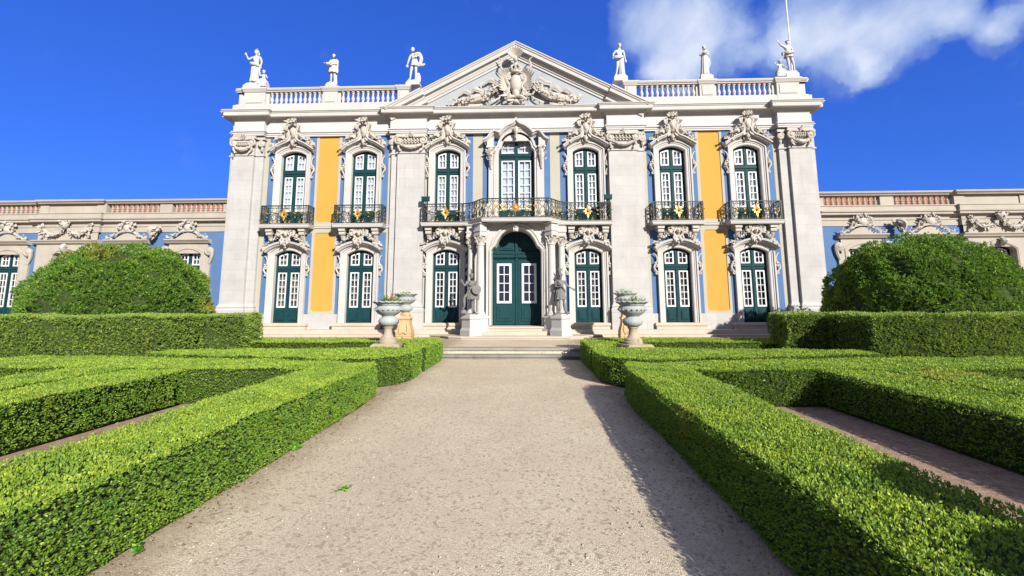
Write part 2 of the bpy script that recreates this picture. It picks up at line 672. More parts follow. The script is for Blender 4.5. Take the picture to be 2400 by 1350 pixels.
b.box(-12.45, 12.45, 9.0, 9.3, .2, 10.0)
b.build('wall', M['cream'], palace, 0)
b = MB()
b.box(-12.4, 12.4, .2, 9.2, 10.02, 10.12)
b.build('roof', M['grey'], palace, 0)
for (x0, x1, z0, z1) in YP:                          # yellow fields with clipped corners
    b = MB()
    b.add([(x0, .03, z0), (x1, .03, z0), (x1, .03, z1), (x0, .03, z1)], [(0, 1, 2, 3)])
    b.build('yellow_panel', M['yellow'], palace, 0)
    b = MB()
    for sx, x in ((1, x0), (-1, x1)):
        for sz, z in ((1, z0), (-1, z1)):
            k = .09
            b.prism_xz([(x, z), (x + sx * k, z), (x + sx * .045, z + sz * .045), (x, z + sz * k)], .002, .032)
    b.build('panel_corner', M['cream'], palace, 0)
# blue fields
BL = []
for s in (-1, 1):
    BL += [(s * 9.74, 8.77, 10.86), (s * 6.62, 5.56, 7.64), (s * 2.97, 1.87, 3.86)]
for c, a, bb in BL:
    s = 1 if c > 0 else -1
    x0, x1 = sorted((s * a, s * bb))
    for z0, z1, hw, h0, h1 in ((1.15, 4.59, GW, .79, GH), (4.93, 8.868, UW, U0, UH)):
        b = MB()
        b.wall(x0, x1, z0, z1, [(c - hw, c + hw, max(h0, z0), h1)], -.006, .005)
        b.build('blue_panel', M['blue'], palace, 0)
b = MB()
b.wall(-1.45, 1.45, 4.93, 8.868, [(-.78, .78, 4.93, 8.84)], -.006, .005)
b.build('blue_panel', M['blue'], palace, 0)
# plinth and string course
segs = [(-10.9, -10.34), (-9.14, -7.22), (-6.02, -5.5), (-3.9, -3.57), (-2.37, -1.9)]
for a, c in segs + [(-y, -x) for x, y in segs]:
    b = MB()
    b.box(a, c, -.035, .0, .53, 1.15)
    b.build('plinth', M['ashlar'], palace, 20)
for a, c in [(-10.9, -5.42), (5.42, 10.9)]:
    b = MB()
    b.sweep_xy([(a, 0), (c, 0)], [(0, 4.775), (.03, 4.775), (.05, 4.80), (.05, 4.86), (.075, 4.87), (.075, 4.90), (0, 4.905)])
    b.build('string_course', M['stone'], palace, 20)


# ---- joinery: one of each kind, then copies
def glazed(zb, zs, zc, w, trans, leaf, panel, cols, rows, frows, curtain, cy, fan=None, name='window'):
    """two-leaf window or door with fanlight: frame > sashes, panes, curtain"""
    f = MB()
    A = arch_fn(w, zs, zc)
    xs = list(np.linspace(-w, w, 17))
    f.box(-w, -w + .10, .15, .23, zb, zs + .02)
    f.box(w - .10, w, .15, .23, zb, zs + .02)
    f.strip(xs, [A(x) - .10 for x in xs], [A(x) + .06 for x in xs], .15, .23)
    f.box(-.075, .075, .14, .23, zb, zc - .06)
    f.box(-.03, .03, .115, .15, zb, zc - .10)
    f.box(-w + .1, w - .1, .135, .23, trans[0], trans[1])
    f.box(-w + .1, w - .1, .10, .14, trans[0] + .09, trans[1] - .05)
    for s in (-1, 1):
        a, c = sorted((s * .075, s * (w - .1)))
        f.box(a, c, .165, .23, zb, leaf[0])
        f.box(a, c, .165, .23, leaf[1], trans[0])
        f.box(a + .05, c - .05, .135, .17, panel[0], panel[1])
        f.box(a + .09, c - .09, .118, .14, panel[0] + .05, panel[1] - .05)
        f.box(a + .02, c - .02, .14, .17, panel[0] - .06, panel[0] - .035)
    root = f.build(name, M['green'], palace, 0)
    g = MB()
    for s in (-1, 1):
        a, c = sorted((s * .09, s * (w - .11)))
        sa = MB()
        t = .05
        z0, z1 = leaf
        sa.box(a, a + t, .135, .19, z0, z1)
        sa.box(c - t, c, .135, .19, z0, z1)
        sa.box(a + t, c - t, .135, .19, z0, z0 + t + .015)
        sa.box(a + t, c - t, .135, .19, z1 - t, z1)
        for k in range(1, cols):
            x = a + t + (c - a - 2 * t) * k / cols
            sa.box(x - .013, x + .013, .145, .18, z0 + t, z1 - t)
        for k in range(1, rows):
            z = z0 + t + (z1 - z0 - 2 * t) * k / rows
            sa.box(a + t, c - t, .148, .178, z - .013, z + .013)
        sa.build('sash', M['white'], root, 0)
        # fanlight sash, its head following the arch
        sa = MB()
        f0 = trans[1] + .02
        xx = list(np.linspace(a, c, 9))
        sa.box(a, a + t, .135, .19, f0, A(a if s > 0 else a) - .15)
        sa.box(c - t, c, .135, .19, f0, A(c) - .15)
        sa.box(a + t, c - t, .135, .19, f0, f0 + t)
        sa.strip(xx, [max(f0 + .02, A(x) - .155) for x in xx], [max(f0 + .05, A(x) - .10) for x in xx], .135, .19)
        xm = (a + c) / 2
        sa.box(xm - .013, xm + .013, .145, .18, f0 + t, A(xm) - .13)
        for k in range(1, frows):
            z = f0 + t + (A(xm) - .13 - f0 - t) * k / frows
            sa.box(a + t, c - t, .148, .178, z - .013, z + .013)
        sa.build('sash', M['white'], root, 0)
        g.add([(a, .165, z0), (c, .165, z0), (c, .165, z1), (a, .165, z1)], [(0, 1, 2, 3)])
        n = len(xx)
        g.add([(x, .165, f0) for x in xx] + [(x, .165, max(f0 + .03, A(x) - .11)) for x in xx],
              [(i, i + 1, n + i + 1, n + i) for i in range(n - 1)])
    g.build('pane', M['glass'], root, 0)
    q = MB()
    q.box(-w - .25, w + .25, cy, cy + .03, zb - .05, zc + .1)
    q.build('curtain', curtain, root, 0)
    return root


gdoor = glazed(.79, 3.63, 3.83, .57, (2.97, 3.17), (1.42, 2.90), (.90, 1.30), 2, 5, 2, M['drape'], .34, name='door')
uwin = glazed(4.89, 8.0, 8.19, .55, (7.13, 7.38), (5.55, 7.08), (5.0, 5.46), 2, 5, 2, M['shutter'], .25)


# ---- stone surrounds with hoods and crests
def surround(w, zb, zs, zc, wid, name):
    b = MB()
    b.sweep_xz(arch_path(w, zb, zs, zc), [(0, .30), (0, -.05), (.03, -.075), (.10, -.075), (.115, -.10), (.165, -.10), (.185, -.15), (wid, -.15), (wid, .0)])
    return b.build(name, M['stone'], palace, 25)


def side_scrolls(par, w, z1, z0, y=-.12):
    for s in (-1, 1):
        b = MB()
        x = s * (w + .25)
        b.spiral((x + s * .02, y, z1), .085, .02, PI / 2 if s > 0 else PI / 2, -s * 1.2, .028)
        b.curve([(x + s * .02, y, z1 + .1), (x - s * .02, y, z1 + .24), (x + s * .05, y, z1 + .42), (x + s * .12, y, z1 + .47)], [.03, .035, .028, .02], 8)
        b.curve([(x + s * .09, y, z1), (x + s * .12, y, z1 - .12), (x + s * .04, y, z1 - .26), (x, y, z0 + .12)], [.035, .04, .035, .025], 8)
        b.spiral((x + s * .03, y, z0 + .07), .07, .015, PI / 2, s * 1.1, .025)
        b.clump([(x + s * random.uniform(-.02, .08), y - .03, z1 - .02 + random.uniform(-.16, .16)) for _ in range(5)], .035, .055)
        b.build('side_scroll', M['carved'], par, 40)


def flowers(b, pts, y0, y1, n, r0, r1, spread=.06):
    """heap of carved flowers and leaves along a line"""
    P = crom([(p[0], 0, p[1]) for p in pts], 24)
    for _ in range(n):
        t = random.random()
        p = P[int(t * (len(P) - 1))]
        c = (p[0] + random.gauss(0, spread), random.uniform(y0, y1), p[2] + random.gauss(0, spread))
        k = random.random()
        if k < .45:
            r = random.uniform(r0, r1)
            b.ell(c, (r, r * .8, r), None, 6, 4)
            for j in range(4):
                a = 2 * PI * j / 4 + random.random()
                b.ell((c[0] + r * math.cos(a), c[1] - r * .3, c[2] + r * math.sin(a)), (r * .55, r * .4, r * .55), None, 5, 3)
        else:
            a = random.uniform(0, 2 * PI)
            b.leaf(c, (math.cos(a), random.uniform(-.8, .1), math.sin(a)), random.uniform(r0, r1) * 2.6, r0 * .9, .5)


def crest_upper():
    b = MB()
    for s in (-1, 1):
        pts = crom([(-.97, 0, 8.21), (-.80, 0, 8.33), (-.52, 0, 8.50), (-.30, 0, 8.60), (-.18, 0, 8.72), (-.115, 0, 8.90)], 20)
        path = [(p[0], p[2]) for p in pts]
        prof = [(-.17, 0), (-.17, -.08), (-.12, -.13), (-.08, -.30), (-.03, -.33), (-.02, -.37), (.03, -.37), (.03, 0)]
        if s > 0:
            path = [(-x, z) for x, z in path][::-1]
        b.sweep_xz(path, prof)
        b.spiral((s * .17, -.32, 8.93), .075, .02, PI if s < 0 else 0, s * -1.2, .035)
    hood = b
    c = MB()
    # cartouche
    c.ell((0, -.24, 8.98), (.17, .15, .26), None, 10, 8)
    c.ell((0, -.33, 9.0), (.10, .10, .17), None, 8, 6)
    for s in (-1, 1):
        c.curve([(s * .12, -.28, 8.62), (s * .20, -.30, 8.80), (s * .17, -.32, 9.0), (s * .24, -.32, 9.18), (s * .20, -.34, 9.34)], [.03, .05, .045, .05, .03], 14)
        c.spiral((s * .235, -.33, 9.26), .085, .02, -PI / 2, s * 1.25, .032)
        c.spiral((s * .23, -.3, 8.86), .07, .02, PI / 2, s * -1.2, .03)
        c.leaf((s * .2, -.3, 9.05), (s * .7, -.2, .5), .24, .05, .5)
        c.leaf((s * .2, -.3, 9.2), (s * .8, -.2, .1), .2, .045, .5)
        c.leaf((s * .10, -.3, 8.70), (s * .5, -.1, -.8), .22, .05, .3)
    # bouquet on top
    for k in range(7):
        a = PI * (.05 + .9 * k / 6)
        c.leaf((.08 * math.cos(a), -.30, 9.36), (math.cos(a), -.5, .2 + math.sin(a)), .20, .05, .5)
    c.ell((0, -.27, 9.42), (.15, .12, .15), None, 9, 7)
    flowers(c, [(-.12, 9.34), (-.08, 9.50), (.08, 9.50), (.12, 9.34)], -.44, -.34, 20, .045, .062, .045)
    flowers(c, [(0, 9.30), (0, 9.5)], -.46, -.38, 6, .04, .055, .05)
    # fruit and flowers on the shoulders of the hood
    for s in (-1, 1):
        flowers(c, [(s * .90, 8.40), (s * .68, 8.60), (s * .44, 8.76), (s * .24, 8.86)], -.36, -.12, 62, .038, .06, .06)
        c.ell((s * .42, -.26, 8.76), (.12, .10, .10), None, 8, 6)
    # keystone leaf
    c.curve([(0, -.22, 8.66), (0, -.30, 8.52), (0, -.24, 8.40)], [.05, .07, .05], 6)
    c.spiral((-.09, -.2, 8.44), .06, .015, 0, 1.2, .025)
    c.spiral((.09, -.2, 8.44), .06, .015, PI, -1.2, .025)
    c.clump([(random.gauss(0, .07), -.26, 8.56 + random.gauss(0, .05)) for _ in range(7)], .035, .055)
    return hood, c


def crest_ground():
    b = MB()
    path = arc(.96, 3.82, 4.17, 18)
    prof = [(-.20, 0), (-.20, -.10), (-.15, -.12), (-.12, -.26), (-.06, -.31), (-.05, -.36), (.03, -.38), (.03, 0)]
    b.sweep_xz(path, prof)
    hood = b
    c = MB()
    # oval medallion with a head
    ring = [(.215 * math.cos(a), -.36 - .02 * math.sin(a), 4.53 + .27 * math.sin(a)) for a in np.linspace(0, 2 * PI, 25)]
    c.tube(ring, .05, 6)
    c.ell((0, -.26, 4.53), (.20, .08, .25), None, 10, 6)
    c.ell((0, -.36, 4.51), (.095, .09, .13), None, 9, 8)          # face
    c.ell((0, -.46, 4.50), (.022, .03, .04), None, 6, 5)          # nose
    c.ell((0, -.44, 4.435), (.045, .02, .016), None, 6, 4)        # mouth
    for s in (-1, 1):
        c.ell((s * .042, -.435, 4.545), (.022, .016, .014), None, 6, 4)
        c.leaf((s * .05, -.38, 4.62), (s * .7, -.2, -.8), .24, .045, .2)
    c.clump([(.13 * math.cos(a), -.38, 4.55 + .13 * math.sin(a)) for a in np.linspace(.3, PI - .3, 7)], .045, .06)
    for k in range(9):                                            # shell top
        a = PI * (.08 + .84 * k / 8)
        c.leaf((.20 * math.cos(a), -.36, 4.55 + .24 * math.sin(a)), (math.cos(a), -.5, math.sin(a)), .15, .05, .6)
    for s in (-1, 1):
        c.curve([(s * .20, -.36, 4.42), (s * .33, -.36, 4.46), (s * .36, -.34, 4.62), (s * .28, -.36, 4.68)], [.04, .06, .05, .03], 10)
        c.spiral((s * .31, -.37, 4.58), .08, .02, 0, s * 1.2, .03)
        c.curve([(s * .14, -.36, 4.32), (s * .20, -.40, 4.22), (s * .12, -.36, 4.10), (s * .05, -.32, 4.06)], [.03, .05, .05, .03], 8)
        c.leaf((s * .07, -.36, 4.28), (s * .25, -.2, -1), .26, .05, .3)
        flowers(c, [(s * .30, 4.40), (s * .48, 4.38), (s * .68, 4.22), (s * .92, 4.0)], -.36, -.12, 36, .035, .056, .045)
    c.ell((0, -.36, 4.02), (.04, .05, .07), None, 6, 5)
    c.ell((0, -.30, 3.93), (.035, .04, .05), None, 6, 5)
    return hood, c


def consoles(par, cx=0.0):
    for s in (-1, 1):
        b = MB()
        x = s * .70
        b.prism_xz([(x - .13, 4.60), (x + .13, 4.60), (x + .15, 4.74), (x - .15, 4.74)], -.46, 0)
        b.prism_xz([(x - .12, 4.52), (x + .12, 4.52), (x + .12, 4.58), (x - .12, 4.58)], -.40, 0)
        b.tube([(x - .12, -.36, 4.50), (x + .12, -.36, 4.50)], .07, 8)
        b.tube([(x, -.30, 4.5), (x, -.25, 4.36), (x, -.14, 4.22), (x, -.10, 4.02)], [.11, .10, .075, .05], 8, .8)
        b.tube([(x - .08, -.14, 4.05), (x + .08, -.14, 4.05)], .05, 8)
        b.build('bracket', M['carved'], par, 40, loc=(cx, 0, 0))


gsur = surround(.57, .79, 3.63, 3.83, .245, 'door_surround')
h, c = crest_ground()
h.build('hood', M['stone'], gsur, 25)
c.build('crest', M['carved'], gsur, 40)
side_scrolls(gsur, .60, 3.12, 2.72)
usur = surround(.55, 4.89, 8.0, 8.19, .245, 'window_surround')
h, c = crest_upper()
h.build('hood', M['stone'], usur, 25)
c.build('crest', M['carved'], usur, 40)

side_scrolls(usur, .58, 7.45, 6.95)

# ---- balconies: slab > railing, gilding, bracket
def railing(plan, z0, z1, rosettes=(), sunburst=None):
    """wrought iron front along a plan polyline; returns iron and gilded meshes"""
    it, gd, rs = MB(), MB(), []
    P = [np.array(p, float) for p in plan]
    cum = [0.0]
    for i in range(len(P) - 1):
        cum.append(cum[-1] + float(np.linalg.norm(P[i + 1] - P[i])))

    def at(t):
        t = min(max(t, 0), cum[-1] - 1e-6)
        for i in range(len(P) - 1):
            if t <= cum[i + 1]:
                k = (t - cum[i]) / (cum[i + 1] - cum[i])
                return P[i] + (P[i + 1] - P[i]) * k
        return P[-1]

    def pt(t, z):
        p = at(t)
        return (p[0], p[1], z)

    def line(t0, ta, tz0, tz1, r, n=2):
        it.tube([pt(t0 + (ta - t0) * k / (n - 1), tz0 + (tz1 - tz0) * k / (n - 1)) for k in range(n)], r, 4)
    H = z1 - z0
    full = [(p[0], p[1]) for p in P]
    for z, r in ((z1, .024), (z1 - .11, .011), (z0 + .03, .016)):
        it.tube([(x, y, z) for x, y in full], r, 5)
    for i in range(len(P)):
        if i in (0, len(P) - 1) or abs(np.cross(P[i] - P[i - 1], P[i + 1] - P[i])) > .02:
            it.box(P[i][0] - .022, P[i][0] + .022, P[i][1] - .022, P[i][1] + .022, z0, z1 + .02)
    T = cum[-1]
    n = max(2, int(T / .30))
    w = T / n
    for k in range(n):
        t0, tm, t1 = k * w, (k + .5) * w, (k + 1) * w
        if k:
            line(t0, t0, z0, z1, .012)
        big = any(abs(tm - r) < .33 for r in rosettes)
        # small ring frieze under the handrail
        for q in (.25, .75):
            it.tube([pt(t0 + q * w + .045 * math.cos(a), z1 - .055 + .045 * math.sin(a)) for a in np.linspace(0, 2 * PI, 9)], .008, 4)
        gd.ell(pt(tm, z1 - .15), (.013, .016, .034), None, 5, 4)
        gd.ell(pt(t0, z1 - .20), (.013, .016, .02), None, 5, 4)
        if not big:
            for s in (-1, 1):
                a = [(tm + s * .02, z0 + .05), (tm + s * w * .40, z0 + .16), (tm + s * w * .30, z0 + .36), (tm + s * .03, z0 + .46),
                     (tm + s * w * .36, z0 + .58), (tm + s * w * .25, z0 + .68)]
                it.tube([pt(x, z0 + (z - z0) * H / .82) for x, _, z in crom([(p[0], 0, p[1]) for p in a], 18)], .011, 4)
                it.tube([pt(tm + s * (w * .25 + .05 * math.cos(q) * (1 - q / 9)), z0 + H * .26 + .055 * math.sin(q) * (1 - q / 9)) for q in np.linspace(0, 7, 14)], .009, 4)
                gd.leaf(pt(tm, z0 + H * .56), (s * .8, -.4, .55), .10, .022, .5)
            gd.ell(pt(tm, z0 + H * .56), (.018, .024, .034), None, 6, 4)
            gd.prism_xz([(at(tm)[0] - .035, z0 + H * .34), (at(tm)[0] + .035, z0 + H * .34), (at(tm)[0], z0 + H * .40)], at(tm)[1] - .03, at(tm)[1] + .01)
        for dx in ((-.3, .28) if k % 2 else ()):
            gd.ell(pt(tm + dx * w, z0 + .14), (.016, .02, .042), None, 5, 4)
            gd.leaf(pt(tm + dx * w, z0 + .06), (-1, -.2, .3), .06, .011, .3)
            gd.leaf(pt(tm + dx * w, z0 + .06), (1, -.2, .3), .06, .011, .3)
    gd0 = gd
    for r in rosettes:
        gd = MB()
        rs.append(gd)
        p = at(r)
        c = (p[0], p[1] - .03, z0 + H * .50)
        it.tube([(c[0] + .27 * math.cos(a), p[1], c[2] + .27 * math.sin(a)) for a in np.linspace(0, 2 * PI, 19)], .012, 4)
        for q in range(8):
            a = q * PI / 4
            Lr = .29 if q in (2, 6) else (.19 if q % 2 == 0 else .165)
            gd.leaf(c, (math.cos(a), -.12, math.sin(a)), Lr, .055, .12)
        for q in range(8):
            a = (q + .5) * PI / 4
            gd.leaf(c, (math.cos(a), -.25, math.sin(a)), .12, .035, .2)
        it.ell((c[0], c[1] - .05, c[2]), .04, None, 7, 5)
    if sunburst is not None:
        gd = MB()
        rs.append(gd)
        p = at(sunburst)
        c = (p[0], p[1] - .03, z0 + H * .50)
        for q in range(20):
            a = q * PI / 10
            Lr = .30 if q % 5 == 0 else random.uniform(.17, .24)
            gd.tube([c, (c[0] + Lr * math.cos(a), c[1] - .01, c[2] + Lr * math.sin(a))], [.024, .006], 4)
        gd.ell(c, (.06, .05, .06), None, 8, 6)
        for s in (-1, 1):
            gd.curve([(c[0] + s * .36, c[1], c[2] - .12), (c[0] + s * .42, c[1], c[2] - .04), (c[0] + s * .35, c[1], c[2] + .06), (c[0] + s * .42, c[1], c[2] + .17)], [.014, .024, .024, .014], 10)
            for dx in (.58, .80):
                for dz in (-.09, .11):
                    x = c[0] + s * dx
                    z = c[2] + dz
                    k = 1 if dz > 0 else -1
                    gd.prism_xz([(x - .065, z + .03 * k), (x + .065, z + .03 * k), (x, z - .06 * k)], c[1] - .01, c[1] + .03)
    return it, gd0, rs


def slab(plan_front, z0, z1):
    """balcony slab with a moulded edge; plan runs left to right, ends on the wall"""
    b = MB()
    b.sweep_xy(plan_front, [(-.12, z0 - .04), (-.07, z0 - .04), (-.02, z0 + .005), (.015, z0 + .01), (.02, z0 + .085), (.04, z0 + .09), (.04, z1 - .005), (.0, z1)])
    poly = [(x, y) for x, y in plan_front]
    b.prism_xy(poly[::-1], z0 - .03, z1 - .006)
    return b


plan = [(-1.05, 0), (-1.05, -.56), (1.05, -.56), (1.05, 0)]
bal = slab(plan, 4.775, 4.90).build('balcony', M['stone'], palace, 25)
it, gd, rs = railing([(-1.0, -.02), (-1.0, -.52), (1.0, -.52), (1.0, -.02)], 4.905, 5.68, rosettes=(.5 + 1.0,))
it.build('railing', M['iron'], bal, 40)
gd.build('gilded_ornament', M['gold'], bal, 40)
for q in rs:
    q.build('gilded_rosette', M['gold'], bal, 40)
consoles(bal)

for i, cx in enumerate(CX):
    for o, nm in ((gdoor, 0), (uwin, 0), (gsur, 0), (usur, 0)) + (((bal, 0),) if i not in (2, 3) else ()):
        if i == 0:
            o.location.x = cx
        else:
            dup(o, cx - CX[0])

# central balcony: straight sides, then swelling forward over the columns
half = [(3.93, 0), (3.93, -.60), (2.25, -.60), (1.95, -.70), (1.72, -.96), (1.52, -1.30), (1.32, -1.56)]
plan = [(-x, y) for x, y in half] + half[::-1]
cb = slab(plan, 4.79, 4.905).build('balcony', M['stone'], palace, 25)
rp = [(-x + (.05 if x > 3 else .03), y + .05 if y < 0 else -.02) for x, y in half]
plan_r = rp + [(-x, y) for x, y in rp[::-1]]
tot = sum(float(np.hypot(plan_r[i + 1][0] - plan_r[i][0], plan_r[i + 1][1] - plan_r[i][1])) for i in range(len(plan_r) - 1))
it, gd, rs = railing(plan_r, 4.91, 5.68, rosettes=(.55 + .93, tot - .55 - .93), sunburst=tot / 2)
it.build('railing', M['iron'], cb, 40)
gd.build('gilded_ornament', M['gold'], cb, 40)
for q in rs:
    q.build('gilded_rosette', M['gold'], cb, 40)
for cx in (-2.97, 2.97):
    consoles(cb, cx)

# ---- giant pilasters
def capital(b, x0, x1, y):
    """composite capital: volutes, egg band, swag, abacus"""
    xm, w = (x0 + x1) / 2, x1 - x0
    b.box(x0 - .10, x1 + .10, y - .14, 0, 8.70, 8.76)
    b.box(x0 - .06, x1 + .06, y - .10, 0, 8.76, 8.83)
    b.box(x0 - .02, x1 + .02, y - .05, 0, 8.40, 8.70)
    for s in (-1, 1):
        xx = x0 + .06 if s < 0 else x1 - .06
        b.spiral((xx, y - .15, 8.50), .17, .03, PI / 2, s * -1.6, .045, n=24, taper=.7)
        b.ell((xx, y - .12, 8.50), (.10, .09, .10), None, 8, 6)
        b.curve([(xx, y - .15, 8.68), (xm + s * .1, y - .14, 8.66)], .04, 4)
    for k in range(7):
        x = x0 + .18 + (w - .36) * k / 6
        b.ell((x, y - .10, 8.56), (.045, .06, .055), None, 6, 5)
        b.ell((x, y - .08, 8.45), (.035, .05, .035), None, 6, 4)
    b.tube([(x0 + .15, y - .08, 8.505), (x1 - .15, y - .08, 8.505)], .03, 6)
    sw = [(x0 + .08, y - .12, 8.36), (xm - w * .22, y - .16, 8.24), (xm, y - .18, 8.19), (xm + w * .22, y - .16, 8.24), (x1 - .08, y - .12, 8.36)]
    b.curve(sw, [.045, .08, .095, .08, .045], 14, 7)
    P = crom(sw, 20)
    b.clump([(p[0], p[1] - .05, p[2] + random.gauss(0, .03)) for p in P], .035, .055)
    for s in (-1, 1):
        xx = x0 + .07 if s < 0 else x1 - .07
        b.curve([(xx, y - .12, 8.34), (xx + s * .02, y - .12, 8.22), (xx - s * .05, y - .1, 8.12), (xx - s * .12, y - .08, 8.10)], [.045, .05, .035, .02], 9)
        b.leaf((xx, y - .1, 8.2), (-s * .5, -.2, -1), .20, .045, .3)
    b.clump([(xm + random.gauss(0, .06), y - .15, 8.76 + random.gauss(0, .04)) for _ in range(8)], .04, .06)
    b.leaf((xm, y - .12, 8.66), (0, -.4, 1), .22, .06, .4)


def pilaster(xa, xb, strip, ys, outer):
    """main face xa..xb, narrower strip beside it (strip = (x0,x1)); outer: corner return beyond"""
    b = MB()
    for (x0, x1, y) in ((xa, xb, -.26), (strip[0], strip[1], -.13)) + (((outer[0], outer[1], -.10),) if outer else ()):
        b.box(x0, x1, y, 0, 1.55, 8.86)
        b.sweep_xy([(x0, 0), (x0, y), (x1, y), (x1, 0)], [(.0, .45), (.09, .45), (.09, 1.20), (.10, 1.22), (.10, 1.34), (.05, 1.40), (.07, 1.46), (.03, 1.52), (0, 1.60)])
        b.sweep_xy([(x0, 0), (x0, y), (x1, y), (x1, 0)], [(0, 7.96), (.045, 7.97), (.045, 8.03), (0, 8.05)])
    p = b.build('pilaster', M['ashlar'], palace, 20)
    c = MB()
    capital(c, xa, xb, -.26)
    s0, s1 = strip
    xs = s1 - .03 if s0 > xb - .05 or s0 >= xb else s0 + .03
    c.spiral((xs, -.26, 8.50), .15, .03, PI / 2, -1.5 if xs < xa else 1.5, .045)
    c.ell((xs, -.22, 8.5), (.09, .1, .09), None, 8, 6)
    c.box(min(s0, s1) - .06, max(s0, s1) + .06, -.22, 0, 8.70, 8.80)
    c.curve([(xs, -.2, 8.36), (xs, -.22, 8.26), (xs, -.2, 8.15)], [.05, .06, .03], 6)
    if outer:
        c.box(outer[0] - .05, outer[1] + .05, -.18, 0, 8.70, 8.80)
    c.build('capital', M['carved'], p, 40)


for s in (-1, 1):
    def X(a, bb):
        return tuple(sorted((s * a, s * bb)))
    a, bb = X(11.42, 12.32)
    pilaster(a, bb, X(11.06, 11.42), 0, X(12.32, 12.55))
    a, bb = X(3.92, 5.10)
    pilaster(a, bb, X(5.10, 5.40), 0, None)

# ---- entablature, cornice, pediment
plan_e = [(-12.52, 8.0), (-12.52, -.12), (-12.36, -.12), (-12.36, -.30), (-11.02, -.30), (-11.02, -.07), (-5.44, -.07), (-5.44, -.32), (-3.86, -.32), (-3.86, -.16),
          (3.86, -.16), (3.86, -.32), (5.44, -.32), (5.44, -.07), (11.02, -.07), (11.02, -.30), (12.36, -.30), (12.36, -.12), (12.52, -.12), (12.52, 8.0)]
b = MB()
b.sweep_xy(plan_e, [(-.30, 8.865), (.02, 8.865), (.02, 8.93), (.045, 8.94), (.045, 9.0), (.09, 9.02), (.09, 9.06), (.0, 9.07), (0, 9.54)])
b.build('frieze', M['frieze'], palace, 20)
b = MB()
b.sweep_xy(plan_e, [(.0, 9.50), (.04, 9.52), (.04, 9.56), (.08, 9.59), (.11, 9.64), (.13, 9.66), (.31, 9.67), (.31, 9.69), (.325, 9.69), (.325, 9.83), (.35, 9.845), (.37, 9.89),
                    (.395, 9.90), (.395, 9.935), (.08, 9.965), (-.3, 9.97)])
b.build('cornice', M['stone'], palace, 20)
ZB = 10.0
ap = (0, 12.86)
ends = 5.62
rake = [(-ends, 9.925), ap, (ends, 9.925)]
b = MB()
prof = [(0, .55), (0, -.60), (-.045, -.60), (-.06, -.57), (-.12, -.55), (-.12, -.52), (-.27, -.51), (-.28, -.36), (-.34, -.35), (-.42, -.30), (-.46, -.30), (-.46, -.26), (-.56, -.25), (-.56, .5)]
b.sweep_xz(rake, prof)
for s in (-1, 1):                                      # the raking cornice steps forward over the pilasters
    d = np.array([s * -ends, ap[1] - 9.925])
    d = d / np.linalg.norm(d)
    p0 = np.array([s * ends, 9.925]) - d * .02
    p1 = p0 + d * 1.75
    pr = [(.012, -.2), (.012, -.73), (-.05, -.73), (-.065, -.70), (-.125, -.68), (-.125, -.65), (-.275, -.64), (-.285, -.48), (-.35, -.46), (-.42, -.40), (-.55, -.38), (-.55, -.2)]
    pth = [tuple(p0), tuple(p1)]
    b.sweep_xz(pth if s < 0 else pth[::-1], pr)
ped = b.build('pediment', M['stone'], palace, 20)
b = MB()
b.prism_xz([(-4.7, 9.93), (4.7, 9.93), (0, 12.45)], -.20, .2)
b.build('tympanum', M['tymp'], ped, 0)
b = MB()
b.prism_xz([(-ends, 9.93), (ends, 9.93), (0, 12.8)], .2, .5)
b.build('gable_back', M['stone'], ped, 0)

# coat of arms: convex shield, crown, palm leaves, scrolls, shell
c = MB()
c.ell((0, -.42, 10.95), (.27, .24, .44), None, 14, 10)
c.ell((0, -.40, 10.55), (.17, .20, .30), None, 12, 8)
for s in (-1, 1):
    c.curve([(s * .20, -.40, 10.40), (s * .34, -.44, 10.62), (s * .26, -.46, 10.85), (s * .40, -.46, 11.10), (s * .34, -.5, 11.36), (s * .16, -.5, 11.44)], [.05, .075, .06, .085, .07, .05], 22)
    c.spiral((s * .36, -.50, 11.22), .14, .03, PI / 2, s * 1.3, .055)
    c.spiral((s * .40, -.46, 10.55), .13, .03, 0, s * -1.3, .05)
    for k in range(7):                                  # palm fans
        a = PI * (.16 + .11 * k)
        c.leaf((s * .42, -.44, 11.02 + .04 * k), (s * math.cos(a * .8) * 1.0, -.45, math.sin(a * .8) + .25), .52 - .03 * k, .055, .45)
    for k in range(5):
        c.leaf((s * .36, -.42, 10.72 + .05 * k), (s * 1, -.3, -.35 + .2 * k), .38, .06, .5)
    c.leaf((s * .30, -.42, 10.5), (s * 1, -.3, -.5), .42, .07, .4)
    c.curve([(s * .50, -.45, 11.5), (s * .66, -.5, 11.75), (s * .60, -.52, 12.0), (s * .74, -.55, 12.12)], [.05, .05, .035, .015], 10)
    flowers(c, [(s * .36, 10.45), (s * .58, 10.75), (s * .55, 11.1)], -.5, -.3, 16, .045, .07, .08)
    c.curve([(s * .06, -.5, 10.36), (s * .26, -.58, 10.30), (s * .42, -.5, 10.22), (s * .46, -.45, 10.34)], [.06, .08, .06, .03], 10)
    c.leaf((s * .1, -.45, 10.26), (s * .8, -.4, -.5), .36, .07, .4)
    c.spiral((s * .20, -.46, 10.14), .10, .03, PI, s * 1.2, .045)
    c.curve([(s * .30, -.45, 10.20), (s * .36, -.45, 10.08), (s * .22, -.45, 10.03)], .04, 8)
c.ell((0, -.46, 10.14), (.14, .12, .10), None, 8, 6)
